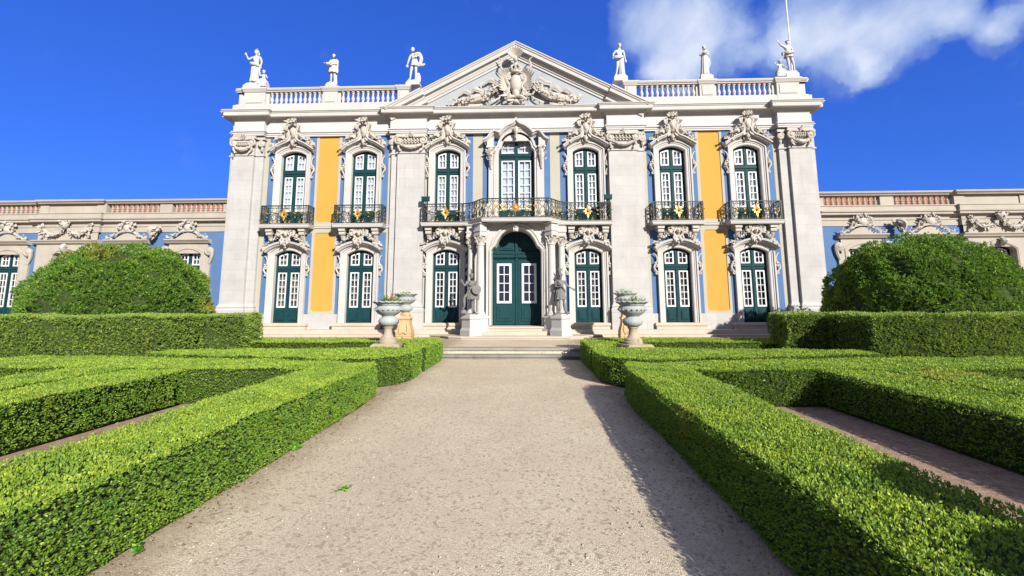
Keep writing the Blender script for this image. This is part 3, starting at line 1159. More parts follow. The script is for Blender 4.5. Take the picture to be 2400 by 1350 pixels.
# crown
c.lathe([(.20, 0), (.23, .03), (.23, .10), (.20, .12)], 14, (0, -.46, 11.40))
for k in range(8):
    a = 2 * PI * k / 8
    c.curve([(.21 * math.cos(a), -.46 + .21 * math.sin(a), 11.52), (.26 * math.cos(a), -.46 + .26 * math.sin(a), 11.64), (.13 * math.cos(a), -.46 + .13 * math.sin(a), 11.76), (0, -.46, 11.78)], [.05, .045, .035, .03], 8)
c.ell((0, -.46, 11.84), (.085, .085, .085), None, 8, 6)
c.clump([(random.gauss(0, .16), -.56, 11.46 + random.gauss(0, .05)) for _ in range(10)], .04, .07)
# shell under the apex
for k in range(9):
    a = PI * (k / 8)
    c.leaf((0, -.55, 12.10), (math.cos(a), -.5, .25 + math.sin(a)), .42, .085, .35)
c.ell((0, -.55, 12.06), (.10, .10, .16), None, 8, 6)
c.curve([(-.02, -.5, 11.9), (0, -.48, 12.06)], .06, 4)
c.build('coat_of_arms', M['carved'], ped, 40)
for s in (-1, 1):
    c = MB()
    sw = [(s * .72, 10.95), (s * .98, 10.72), (s * 1.35, 10.46), (s * 1.85, 10.30), (s * 2.35, 10.22), (s * 2.62, 10.24)]
    c.curve([(x, -.36, z) for x, z in sw], [.07, .13, .20, .22, .15, .06], 22, 8)
    flowers(c, sw, -.58, -.36, 110, .042, .07, .09)
    # ribbons
    c.curve([(s * .72, -.34, 11.0), (s * .80, -.4, 10.66), (s * .70, -.34, 10.40), (s * 1.0, -.4, 10.20), (s * 1.2, -.34, 10.12)], [.03, .05, .04, .045, .06], 16, 6, .5)
    c.curve([(s * .85, -.34, 11.08), (s * 1.05, -.42, 11.2), (s * 1.3, -.36, 11.05), (s * 1.52, -.36, 11.0), (s * 1.5, -.34, 10.82)], [.06, .07, .05, .06, .03], 16, 6, .6)
    c.curve([(s * 1.5, -.34, 10.72), (s * 1.75, -.42, 10.78), (s * 1.95, -.34, 10.62), (s * 2.2, -.40, 10.70), (s * 2.45, -.34, 10.50)], [.05, .09, .05, .08, .04], 16, 6, .6)
    c.curve([(s * 1.45, -.36, 10.08), (s * 1.8, -.40, 10.02), (s * 2.2, -.36, 10.08), (s * 2.5, -.38, 10.06)], [.04, .06, .05, .06], 12, 6, .6)
    if s > 0:
        c.ell((2.72, -.40, 10.36), (.12, .10, .12), None, 9, 7)
    c.build('garland', M['carved'], ped, 40)

# ---- roof balustrade
BP = [(1.0 * 0 + .115 * .62, .0)]
bal_prof = [(.085, 0), (.085, .05), (.05, .07), (.045, .10), (.075, .17), (.082, .22), (.06, .29), (.042, .36), (.038, .42), (.055, .45), (.055, .49), (.085, .51), (.085, .56)]


def baluster_mesh():
    m = MB()
    m.lathe(bal_prof, 10)
    return m


YB = -.02
plan_b = [(-12.38, 3.0), (-12.38, YB - .12), (12.38, YB - .12), (12.38, 3.0)]
first = None
for s in (-1, 1):
    b = MB()
    x0, x1 = sorted((s * 12.46, s * 4.9))
    b.box(x0, x1, YB - .20, YB + .22, 9.93, 10.30)
    b.box(x0, x1, YB - .16, YB + .18, 10.30, 10.36)
    b.box(s * 12.46 - .17 if s > 0 else s * 12.46 - .17, s * 12.46 + .17, YB - .10, 7.5, 9.93, 10.36)
    b.sweep_xy([(x0, YB), (x1, YB)], [(-.17, 10.94), (.13, 10.94), (.13, 10.98), (.17, 11.0), (.20, 11.06), (.20, 11.10), (-.22, 11.10), (-.22, 10.94)])
    b.sweep_xy([(s * 12.36, YB - .1), (s * 12.36, 7.5)] if s > 0 else [(s * 12.36, 7.5), (s * 12.36, YB - .1)], [(-.17, 10.94), (.13, 10.94), (.17, 11.0), (.20, 11.06), (.20, 11.10), (-.22, 11.10)])
    bs = b.build('balustrade', M['stone'], palace, 20)
    for a, bb, n in ((5.35, 7.80, 11), (8.66, 11.02, 11)):
        for k in range(n):
            x = s * (a + (bb - a) * (k + .5) / n)
            if first is None:
                first = baluster_mesh().build('baluster', M['stone'], bs, 40, loc=(x, YB, 10.36))
            else:
                o = first.copy()
                COL.objects.link(o)
                o.parent = bs
                o.location = (x, YB, 10.36)
    for x0, x1, y in ((7.92, 8.56, -.12), (4.72, 5.22, -.12), (11.16, 12.10, -.16), (12.10, 12.42, -.02), (11.02, 11.16, -.04), (7.80, 7.92, -.02), (8.56, 8.66, -.02)):
        xa, xb = sorted((s * x0, s * x1))
        b = MB()
        b.box(xa, xb, YB + y, YB + .28, 9.96, 10.95)
        if x1 - x0 > .3 and y < -.05:
            b.box(xa + .1, xb - .1, YB + y - .03, YB, 10.42, 10.86)
            b.box(xa - .03, xb + .03, YB + y - .05, YB + .3, 9.96, 10.34)
            b.sweep_xy([(xa, YB + .2), (xa, YB + y), (xb, YB + y), (xb, YB + .2)], [(-.1, 10.92), (.03, 10.92), (.06, 10.99), (.10, 11.05), (.10, 11.115), (-.16, 11.12)])
            b.box(xa - .02, xb + .02, YB + y - .02, YB + .3, 11.04, 11.118)
        b.build('parapet_pier', M['stone'], palace, 20)

# ---- central doorway
def ogee_door():
    L_ = [(-1.03, .69), (-1.03, 3.62), (-1.02, 3.76), (-.95, 3.86), (-.86, 3.92), (-.80, 4.06), (-.72, 4.22), (-.58, 4.42), (-.40, 4.56), (-.2, 4.63), (0, 4.655)]
    return L_ + [(-x, z) for x, z in L_[-2::-1]]


b = MB()
b.sweep_xz(ogee_door(), [(0, .96), (0, -.16), (.04, -.20), (.10, -.20), (.12, -.17), (.15, -.22), (.20, -.22), (.22, -.10), (.22, 0)])
for s in (-1, 1):
    x0, x1 = sorted((s * 1.24, s * 1.10))
    b.box(x0, x1, -.20, .85, .60, 4.88)
    x0, x1 = sorted((s * 2.05, s * 1.24))
    b.box(x0, x1, .50, .85, .60, 4.88)
dpath = ogee_door()
xs = [p[0] for p in dpath if p[1] > 3.7]
zs = [p[1] + .16 for p in dpath if p[1] > 3.7]
xs = [-1.12] + xs + [1.12]
zs = [3.72] + zs + [3.72]
b.strip(xs, zs, [4.90] * len(xs), -.13, .02)
csur = b.build('door_surround', M['stone'], palace, 25)
c = MB()
c.prism_xz([(-.09, 4.52), (.09, 4.52), (.14, 4.84), (-.14, 4.84)], -.36, -.1)
c.ell((0, -.36, 4.74), (.12, .07, .09), None, 8, 6)
c.ell((0, -.35, 4.58), (.07, .06, .08), None, 8, 6)
c.build('keystone', M['stone'], csur, 35)

f = MB()
A = [(x, z) for x, z in dpath if z > 3.4]
xx = list(np.linspace(-1.03, 1.03, 29))
hz = [float(np.interp(x, [p[0] for p in A], [p[1] for p in A])) for x in xx]
f.strip(xx, [3.40] * 29, [z + .03 for z in hz], .20, .26)
f.box(-1.04, 1.04, .20, .26, .69, 1.60)
f.box(-1.04, 1.04, .20, .26, 3.22, 3.40)
for s in (-1, 1):
    for a, c_ in ((.0, .22), (.80, 1.04)):
        x0, x1 = sorted((s * a, s * c_))
        f.box(x0, x1, .20, .26, 1.60, 3.22)
    x0, x1 = sorted((s * .06, s * .95))
    f.box(x0, x1, .165, .21, .74, 3.30)
    f.box(x0 + .14, x1 - .14, .135, .17, .86, 1.46)
    f.box(x0 + .24, x1 - .24, .11, .14, .97, 1.36)
    tri = [(s * .12, 3.76), (s * .70, 3.76), (s * .62, 3.98), (s * .42, 4.26), (s * .12, 4.44)]
    f.prism_xz(tri if s > 0 else tri[::-1], .155, .21)
    tri = [(s * .2, 3.83), (s * .58, 3.83), (s * .52, 3.98), (s * .38, 4.18), (s * .2, 4.32)]
    f.prism_xz(tri if s > 0 else tri[::-1], .13, .16)
f.box(-1.03, 1.03, .12, .21, 3.42, 3.66)
f.box(-1.03, 1.03, .09, .13, 3.46, 3.54)
f.box(-1.03, 1.03, .08, .13, 3.60, 3.66)
f.box(-.05, .05, .13, .2, .72, 4.6)
f.tube([(.09 * math.cos(a), .09, 3.55 + .09 * math.sin(a)) for a in np.linspace(0, 2 * PI, 13)], .025, 5)
f.ell((0, .09, 3.55), (.045, .03, .045), None, 7, 5)
cdoor = f.build('door', M['green'], palace, 0)
cdoor.location.y = -.42
for q in [csur] + kids(csur):
    q.data.transform(Matrix(((.965, 0, 0, 0), (0, 1, 0, -.86), (0, 0, .965, .0567), (0, 0, 0, 1))))
# glazing: white sash over opaque panes with the hall's darkness put into their colour
g = MB()
for s in (-1, 1):
    a, c_ = sorted((s * .21, s * .81))
    sa = MB()
    t = .09
    z0, z1 = 1.58, 3.20
    sa.box(a, a + t, .10, .2, z0, z1)
    sa.box(c_ - t, c_, .10, .2, z0, z1)
    sa.box(a + t, c_ - t, .10, .2, z0, z0 + t)
    sa.box(a + t, c_ - t, .10, .2, z1 - t, z1)
    xm = (a + c_) / 2
    sa.box(xm - .015, xm + .015, .09, .118, z0 + t, z1 - t)
    for k in range(1, 4):
        z = z0 + t + (z1 - z0 - 2 * t) * k / 4
        sa.box(a + t, c_ - t, .092, .116, z - .015, z + .015)
    sa.build('sash', M['white'], cdoor, 0)
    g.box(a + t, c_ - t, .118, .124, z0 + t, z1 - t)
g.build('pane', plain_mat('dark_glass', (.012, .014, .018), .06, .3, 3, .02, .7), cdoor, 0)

# ---- central window
def ogee_hood():
    L_ = crom([(-1.40, 0, 8.50), (-1.22, 0, 8.60), (-1.06, 0, 8.82), (-.94, 0, 8.90), (-.80, 0, 8.86), (-.72, 0, 8.82)], 14)
    R_ = crom([(-.72, 0, 8.82), (-.58, 0, 8.98), (-.36, 0, 9.14), (-.14, 0, 9.24), (0, 0, 9.42)], 14)
    l = [(p[0], p[2]) for p in L_] + [(p[0], p[2]) for p in R_[1:]]
    return l + [(-x, z) for x, z in l[-2::-1]]


wz = [(-.76, 4.89), (-.76, 8.02), (-.72, 8.12), (-.65, 8.16)] + [(.63 * math.cos(a), 8.18 + .60 * math.sin(a)) for a in np.linspace(PI * .94, PI * .06, 15)] + [(.65, 8.16), (.72, 8.12), (.76, 8.02), (.76, 4.89)]
b = MB()
b.sweep_xz(wz, [(0, .30), (0, -.10), (.03, -.14), (.10, -.14), (.12, -.19), (.20, -.19), (.22, -.12), (.22, 0)])
for s in (-1, 1):
    x0, x1 = sorted((s * .97, s * 1.18))
    b.box(x0, x1, -.16, 0, 4.9, 8.3)
    x0, x1 = sorted((s * .96, s * 1.24))
    b.box(x0, x1, -.30, 0, 8.22, 8.60)
    b.box(x0 - .03, x1 + .03, -.34, 0, 8.16, 8.24)
xs = [p[0] for p in ogee_hood()]
zs = [p[1] for p in ogee_hood()]
b.strip(xs[12:-12], [8.5] * len(xs[12:-12]), [z - .03 for z in zs[12:-12]], -.14, .0)
wsur = b.build('window_surround', M['stone'], palace, 25)
b = MB()
b.sweep_xz(ogee_hood(), [(-.20, 0), (-.20, -.14), (-.14, -.2), (-.10, -.32), (-.05, -.36), (-.04, -.42), (.03, -.43), (.03, 0)])
b.build('hood', M['stone'], wsur, 25)
c = MB()
c.curve([(0, -.30, 9.02), (0, -.38, 8.9), (0, -.30, 8.72), (0, -.26, 8.62)], [.10, .09, .06, .08], 8)
c.clump([(random.gauss(0, .07), -.36, 8.95 + random.gauss(0, .05)) for _ in range(6)], .04, .06)
for s in (-1, 1):
    x = s * 1.08
    flowers(c, [(x, 8.1), (x, 7.7)], -.34, -.16, 26, .045, .07, .07)
    c.curve([(x, -.2, 8.15), (x, -.28, 7.85), (x, -.22, 7.5), (x, -.18, 7.25)], [.14, .12, .08, .04], 10)
    c.spiral((x, -.3, 8.05), .12, .03, 0, s * 1.3, .045)
    c.curve([(x + s * .12, -.14, 5.75), (x + s * .20, -.14, 5.55), (x + s * .30, -.14, 5.62), (x + s * .26, -.14, 5.75)], [.05, .06, .05, .03], 10)
    c.curve([(x + s * .14, -.14, 5.7), (x + s * .22, -.14, 5.4), (x + s * .24, -.14, 5.0)], [.05, .08, .1], 8)
    c.ell((x + s * .28, -.14, 5.92), (.06, .06, .06), None, 7, 5)
c.build('crest', M['carved'], wsur, 40)
f = MB()
A_ = [(x, z) for x, z in wz if z > 8.0]
xx = list(np.linspace(-.76, .76, 25))
hz = [float(np.interp(x, [p[0] for p in A_], [p[1] for p in A_])) for x in xx]
f.strip(xx, [max(8.0, z - .07) for z in hz], [z + .05 for z in hz], .15, .23)
f.box(-.76, -.66, .15, .23, 4.89, 8.02)
f.box(.66, .76, .15, .23, 4.89, 8.02)
f.box(-.06, .06, .13, .23, 4.89, 8.74)
f.box(-.7, .7, .12, .23, 7.84, 8.02)
f.box(-.7, .7, .09, .13, 7.90, 7.98)
f.box(-.66, .66, .16, .23, 4.89, 5.58)
for s in (-1, 1):
    x0, x1 = sorted((s * .06, s * .66))
    f.box(x0 + .05, x1 - .05, .135, .17, 5.02, 5.46)
    f.box(x0, x1, .16, .23, 7.64, 7.84)
cw = f.build('window', M['green'], palace, 0)
g = MB()
for s in (-1, 1):
    a, c_ = sorted((s * .08, s * .65))
    sa = MB()
    t = .055
    z0, z1 = 5.55, 7.70
    sa.box(a, a + t, .13, .19, z0, z1)
    sa.box(c_ - t, c_, .13, .19, z0, z1)
    sa.box(a + t, c_ - t, .13, .19, z0, z0 + t)
    sa.box(a + t, c_ - t, .13, .19, z1 - t, z1)
    xm = (a + c_) / 2
    sa.box(xm - .013, xm + .013, .145, .18, z0 + t, z1 - t)
    for k in range(1, 6):
        z = z0 + t + (z1 - z0 - 2 * t) * k / 6
        sa.box(a + t, c_ - t, .148, .178, z - .013, z + .013)
    sa.build('sash', M['white'], cw, 0)
    sa = MB()
    xq = list(np.linspace(a, c_, 11))
    hq = [max(8.10, float(np.interp(x, xx, hz)) - .075) for x in xq]
    sa.strip(xq, [max(8.06, z - .05) for z in hq], hq, .13, .19)
    sa.box(a + .02, c_ - .02, .13, .19, 8.02, 8.07)
    sa.box(xm - .013, xm + .013, .145, .18, 8.05, float(np.interp(xm, xq, hq)))
    sa.box(a + .1, c_ - .02, .148, .178, 8.27, 8.30)
    sa.build('sash', M['white'], cw, 0)
    g.add([(a, .165, z0), (c_, .165, z0), (c_, .165, z1), (a, .165, z1)], [(0, 1, 2, 3)])
    n = len(xq)
    g.add([(x, .165, 8.03) for x in xq] + [(xq[i], .165, hq[i]) for i in range(n)], [(i, i + 1, n + i + 1, n + i) for i in range(n - 1)])
g.build('pane', M['glass'], cw, 0)
q = MB()
q.box(-1.0, 1.0, .25, .28, 4.85, 8.9)
q.build('curtain', M['shutter'], cw, 0)

# ---- columns beside the door
for s in (-1, 1):
    for x, y, r, ang in ((1.40, -1.20, .16, PI / 4), (1.82, -.74, .15, 0)):
        b = MB()
        b.rbox(s * x, y, .23, .23, .60, 1.02, ang)
        b.rbox(s * x, y, .26, .26, .45, .60, ang)
        b.rbox(s * x, y, .26, .26, 1.02, 1.10, ang)
        b.lathe([(.23, 1.10), (.24, 1.14), (.22, 1.18), (.19, 1.19), (.20, 1.22), (r + .01, 1.25), (r, 1.32), (r, 2.2), (r * .88, 3.84), (r + .01, 3.86), (r + .01, 3.90), (r * .85, 3.92), (r * .85, 4.2)], 20, (s * x, y, 0))
        col = b.build('column', M['stone'], palace, 35)
        c = MB()
        for k in range(8):
            a = k * PI / 4
            d = (math.cos(a), math.sin(a), 0)
            for z, Lf in ((3.93, .16), (4.03, .17)):
                a2 = a + (PI / 8 if z > 4 else 0)
                d = (math.cos(a2), math.sin(a2), 0)
                c.leaf((s * x + d[0] * r * .85, y + d[1] * r * .85, z), (d[0] * .25, d[1] * .25, 1), Lf, .045, .5, d)
        for k in range(4):
            a = k * PI / 2 + PI / 4 + ang
            c.ell((s * x + math.cos(a) * .21, y + math.sin(a) * .21, 4.19), (.055, .055, .06), None, 7, 5)
        c.rbox(s * x, y, .20, .20, 4.22, 4.28, ang)
        c.build('capital', M['carved'], col, 40)
        b = MB()
        b.rbox(s * x, y, .18, .18, 4.28, 4.40, ang)
        b.rbox(s * x, y, .21, .21, 4.40, 4.45, ang)
        b.rbox(s * x, y, .17, .17, 4.45, 4.70, ang)
        b.rbox(s * x, y, .24, .24, 4.70, 4.735, ang)
        b.build('entablature_block', M['stone'], palace, 20)
    b = MB()
    b.prism_xy([(s * 1.20, -.1), (s * 2.05, -.1), (s * 2.05, -.60), (s * 1.62, -1.02), (s * 1.30, -.9)] if s < 0 else [(s * 1.30, -.9), (s * 1.62, -1.02), (s * 2.05, -.60), (s * 2.05, -.1), (s * 1.20, -.1)], 4.45, 4.735)
    b.build('entablature_block', M['stone'], palace, 20)

# ---- steps along the palace
b = MB()
b.box(-12.6, 12.6, -.86, .0, .20, .365)
b.box(-12.6, 12.6, -.50, .0, .365, .53)
for cx in CX:
    b.box(cx - 1.0, cx + 1.0, -.24, .2, .53, .66)
    b.sweep_xy([(cx - 1.0, 0), (cx - 1.0, -.24), (cx + 1.0, -.24), (cx + 1.0, 0)], [(0, .66), (.035, .67), (.045, .72), (.035, .765), (0, .79), (-.3, .79)])
    b.box(cx - .98, cx + .98, -.23, .34, .66, .788)
pl = [(-3.4, -.86), (-2.9, -1.2), (-2.5, -1.85), (-2.0, -2.06), (2.0, -2.06), (2.5, -1.85), (2.9, -1.2), (3.4, -.86)]
b.sweep_xy(pl, [(-.02, .2), (0, .2), (0, .31), (.03, .32), (.035, .35), (.02, .37), (-.3, .372)])
b.prism_xy([(x, y + .01) for x, y in pl[::-1]], .2, .371)
b.box(-1.75, 1.75, -1.42, -.1, .371, .52)
b.box(-1.62, 1.62, -1.15, .36, .52, .60)
b.sweep_xy([(-1.62, -.1), (-1.62, -1.15), (1.62, -1.15), (1.62, -.1)], [(0, .60), (.03, .61), (.04, .645), (.03, .68), (0, .69), (-.3, .69)])
b.box(-1.6, 1.6, -1.14, .36, .60, .689)
b.build('door_steps', M['stepstone'], palace, 20)
# ------------------------------------------------------------------ low wings
def make_wing():
    """right-hand wing in place, x from 12.6 outwards"""
    W = empty('palace_wing')
    Y = .12
    X0, X1 = 12.56, 26.0
    cx = [14.2, 16.9, 19.6, 22.3]
    b = MB()
    hs = [(c - .62, c + .62, .85, 3.95) for c in cx]
    b.wall(X0, X1, .2, 4.95, hs, Y, .4)
    b.box(X0, X1, Y + .5, 9.0, .2, 5.3)
    b.build('wall', M['blue'], W, 0)
    for a, c in [(X0, 13.3), (15.1, 16.0), (17.8, 18.35), (20.85, 21.4), (23.2, X1)]:
        b = MB()
        b.box(a, c, Y - .05, Y + .002, .2, 1.05)
        b.build('plinth', M['wingstone'], W, 0)
    # frieze, cornice and parapet base
    b = MB()
    pe = [(X0, Y), (18.22, Y), (18.22, Y - .12), (20.98, Y - .12), (20.98, Y), (X1, Y)]
    b.sweep_xy(pe, [(-.05, 4.70), (.03, 4.70), (.03, 4.93), (.06, 4.94), (.06, 4.98), (.03, 4.99), (.03, 5.05), (.07, 5.07), (.10, 5.13), (.22, 5.15), (.22, 5.23), (.27, 5.25), (.28, 5.30), (.05, 5.33), (-.05, 5.33)])
    b.sweep_xy(pe, [(-.05, 5.33), (.06, 5.33), (.06, 5.52), (.09, 5.53), (.09, 5.565), (-.2, 5.57)])
    b.sweep_xy([(p[0], p[1] + .04) for p in pe], [(-.17, 5.98), (.10, 5.98), (.12, 6.02), (.19, 6.07), (.20, 6.13), (.16, 6.15), (-.22, 6.15), (-.22, 5.98)])
    b.build('cornice', M['wingstone'], W, 20)
    # parapet
    b = MB()
    b.box(X0, X1, Y + .04, Y + .24, 5.56, 5.572)
    bs = b.build('balustrade', M['wingstone'], W, 20)
    for a, c, y in ((X0, 12.86, 0), (15.15, 15.70, -.03), (18.08, 18.5, -.10), (18.5, 20.7, -.06), (20.7, 21.1, -.10), (23.4, 23.9, -.03)):
        b = MB()
        b.box(a, c, Y + y + .05, Y + .25, 5.52, 5.99)
        b.build('parapet_pier', M['wingstone'], W, 20)
    dp = [(.075, 0), (.075, .04), (.045, .06), (.075, .11), (.045, .16), (.075, .185), (.075, .205), (.04, .23), (.04, .30), (.06, .34), (.075, .37), (.075, .42)]
    f0 = None
    for a, c in ((12.92, 15.12), (15.74, 18.05), (21.15, 23.35)):
        for k in range(10):
            x = a + (c - a) * (k + .5) / 10
            if f0 is None:
                m = MB()
                m.lathe(dp, 8)
                f0 = m.build('baluster', M['wingstone'], bs, 40, loc=(x, Y + .12, 5.565))
            else:
                o = f0.copy()
                COL.objects.link(o)
                o.parent = bs
                o.location = (x, Y + .12, 5.565)
    # tiled roof behind
    b = MB()
    b.add([(X0, .55, 5.35), (X1, .55, 5.35), (X1, 3.4, 6.72), (X0, 3.4, 6.72)], [(0, 1, 2, 3)])
    b.add([(X0, 6.5, 5.3), (X1, 6.5, 5.3), (X1, 3.4, 6.72), (X0, 3.4, 6.72)], [(3, 2, 1, 0)])
    b.build('roof', M['terracotta'], W, 0)
    # windows
    w0 = None
    for i, c in enumerate(cx):
        if w0 is None:
            w0 = dup(gdoor, 0, W)
            w0.name = 'window'
            w0.location = (c, Y, .06)
        else:
            dup(w0, c - cx[0], W)
    # surrounds: three with a crest, one plain projecting bay with a festoon
    b = MB()
    b.sweep_xz(arch_path(.58, .85, 3.70, 3.92), [(0, .42), (0, -.07 + Y), (.03, -.10 + Y), (.16, -.10 + Y), (.18, -.07 + Y), (.30, -.07 + Y), (.30, Y)])
    b.strip(list(np.linspace(-.86, .86, 9)), [3.75] * 9, [4.14] * 9, Y - .065, Y)
    for s in (-1, 1):
        x0, x1 = sorted((s * .84, s * 1.02))
        b.box(x0, x1, Y - .09, Y, .85, 3.55)
        b.spiral((s * .98, Y - .10, 3.86), .17, .04, 0, s * 1.3, .075)
        b.ell((s * .98, Y - .12, 3.86), (.13, .08, .13), None, 9, 7)
        b.curve([(s * 1.10, Y - .08, 3.80), (s * 1.06, Y - .08, 3.55), (s * .98, Y - .08, 3.3)], [.08, .07, .05], 8)
    b.sweep_xz([(-.98, 4.16), (.98, 4.16)], [(0, Y), (0, Y - .10), (.03, Y - .16), (.09, Y - .20), (.15, Y - .28), (.20, Y - .28), (.20, Y)])
    b.strip(list(np.linspace(-.55, .55, 9)), [4.36] * 9, [4.38 + .26 * math.cos(x / .55 * PI / 2) for x in np.linspace(-.55, .55, 9)], Y - .16, Y)
    s0 = b.build('window_surround', M['wingstone'], W, 25)
    c = MB()
    flowers(c, [(-.92, 4.42), (-.55, 4.50), (-.38, 4.70)], Y - .28, Y - .14, 16, .034, .052, .04)
    flowers(c, [(.92, 4.42), (.55, 4.50), (.38, 4.70)], Y - .28, Y - .14, 16, .034, .052, .04)
    flowers(c, [(-.36, 4.72), (-.26, 5.0), (0, 5.12), (.26, 5.0), (.36, 4.72)], Y - .32, Y - .16, 30, .036, .056, .045)
    c.ell((0, Y - .20, 4.86), (.18, .10, .17), None, 9, 7)
    c.curve([(-.5, Y - .18, 4.52), (-.3, Y - .2, 4.68), (0, Y - .2, 4.72), (.3, Y - .2, 4.68), (.5, Y - .18, 4.52)], .05, 12)
    c.build('crest', M['carved'], s0, 40)
    s0.location.x = cx[0]
    for q in (1, 3):
        dup(s0, cx[q] - cx[0], W)
    # festoon bay
    b = MB()
    Yf = Y - .12
    b.wall(18.24, 20.96, .85, 4.98, [(19.0, 20.2, .85, 3.95)], Yf, .12)
    b.sweep_xz([(x + 19.6, z) for x, z in arch_path(.58, .85, 3.70, 3.92)], [(0, .42), (0, Yf - .02), (.05, Yf - .05), (.16, Yf - .05), (.18, Yf)])
    b.strip(list(np.linspace(19.0, 20.2, 5)), [3.8] * 5, [4.0] * 5, Yf + .002, Y)
    b.sweep_xz([(18.12, 4.18), (21.08, 4.18)], [(0, Y), (0, Yf - .04), (.04, Yf - .10), (.09, Yf - .12), (.14, Yf - .18), (.18, Yf - .18), (.18, Y)])
    fb = b.build('window_surround', M['wingstone'], W, 25)
    c = MB()
    for a, m_, e in ((18.55, 19.05, 19.5), (19.7, 20.15, 20.65)):
        c.curve([(a, Yf - .1, 4.86), (m_, Yf - .14, 4.58), (e, Yf - .1, 4.84)], [.05, .09, .05], 12)
        flowers(c, [(a, 4.86), ((a + m_) / 2, 4.66), (m_, 4.58), ((m_ + e) / 2, 4.66), (e, 4.84)], Yf - .2, Yf - .08, 40, .04, .062, .035)
    for x in (18.5, 20.7):
        flowers(c, [(x, 4.98), (x, 4.5)], Yf - .2, Yf - .08, 14, .045, .065, .04)
    c.ell((19.6, Yf - .2, 5.02), (.17, .14, .19), None, 9, 8)
    c.ell((19.6, Yf - .34, 5.0), (.03, .05, .05), None, 6, 5)
    flowers(c, [(19.42, 4.98), (19.46, 5.18), (19.74, 5.18), (19.78, 4.98)], Yf - .25, Yf - .12, 18, .045, .065, .03)
    c.curve([(19.6, Yf - .08, 4.12), (19.6, Yf - .20, 4.02), (19.6, Yf - .06, 3.86)], [.10, .12, .09], 8)
    c.ell((19.72, Yf - .16, 4.06), (.08, .06, .05), None, 7, 5)
    c.build('crest', M['carved'], fb, 40)
    # carved water spout bracket between the first two windows
    c = MB()
    flowers(c, [(15.45, 4.84), (15.62, 4.62), (15.72, 4.42)], Y - .45, Y - .15, 26, .05, .08, .05)
    c.curve([(15.5, Y - .3, 4.9), (15.65, Y - .5, 4.75), (15.7, Y - .35, 4.45)], [.06, .10, .06], 8)
    c.tube([(15.6, Y, 4.72), (15.6, Y - .5, 4.74)], .07, 8)
    c.build('spout', M['carved'], W, 40)
    return W


wingR = make_wing()
tag(wingR, 'low single-storey blue wing behind the evenly green dome bush, right of the tall front', 'palace wing')
tag(wingR, group='low wings flanking the palace front')
wingL = empty('palace_wing', (0, 0, 0), 'low single-storey blue wing behind the dome bush with a yellowing crown', 'palace wing', 'low wings flanking the palace front')


def mirror_part(src, par):
    c = src.copy()
    COL.objects.link(c)
    c.parent = par
    for ch in kids(src):
        if ch is not c:
            mirror_part(ch, c)
    return c


for ch in kids(wingR):
    c = mirror_part(ch, wingL)
    if ch.name.startswith(('window', 'window_surround')):
        pass
wingL.scale.x = -1
# ------------------------------------------------------------------ statues
EDG = [('pel', 'spi'), ('spi', 'che'), ('che', 'nec'), ('nec', 'hed'), ('che', 'sL'), ('sL', 'eL'), ('eL', 'wL'), ('che', 'sR'), ('sR', 'eR'), ('eR', 'wR'),
       ('pel', 'hL'), ('hL', 'kL'), ('kL', 'aL'), ('aL', 'tL'), ('pel', 'hR'), ('hR', 'kR'), ('kR', 'aR'), ('aR', 'tR')]
RAD = dict(pel=.135, spi=.118, che=.150, nec=.062, hed=.058, sL=.072, eL=.047, wL=.032, sR=.072, eR=.047, wR=.032,
           hL=.098, kL=.064, aL=.043, tL=.036, hR=.098, kR=.064, aR=.043, tR=.036)
BASE = dict(pel=(0, 0, .94), spi=(0, .01, 1.12), che=(0, .01, 1.31), nec=(0, 0, 1.46), hed=(0, -.015, 1.56),
            sL=(-.175, 0, 1.40), eL=(-.23, .0, 1.13), wL=(-.22, -.06, .89), sR=(.175, 0, 1.40), eR=(.23, 0, 1.13), wR=(.22, -.06, .89),
            hL=(-.09, 0, .89), kL=(-.10, -.02, .50), aL=(-.10, .02, .09), tL=(-.12, -.14, .035),
            hR=(.09, 0, .89), kR=(.10, -.02, .50), aR=(.10, .02, .09), tR=(.12, -.14, .035))


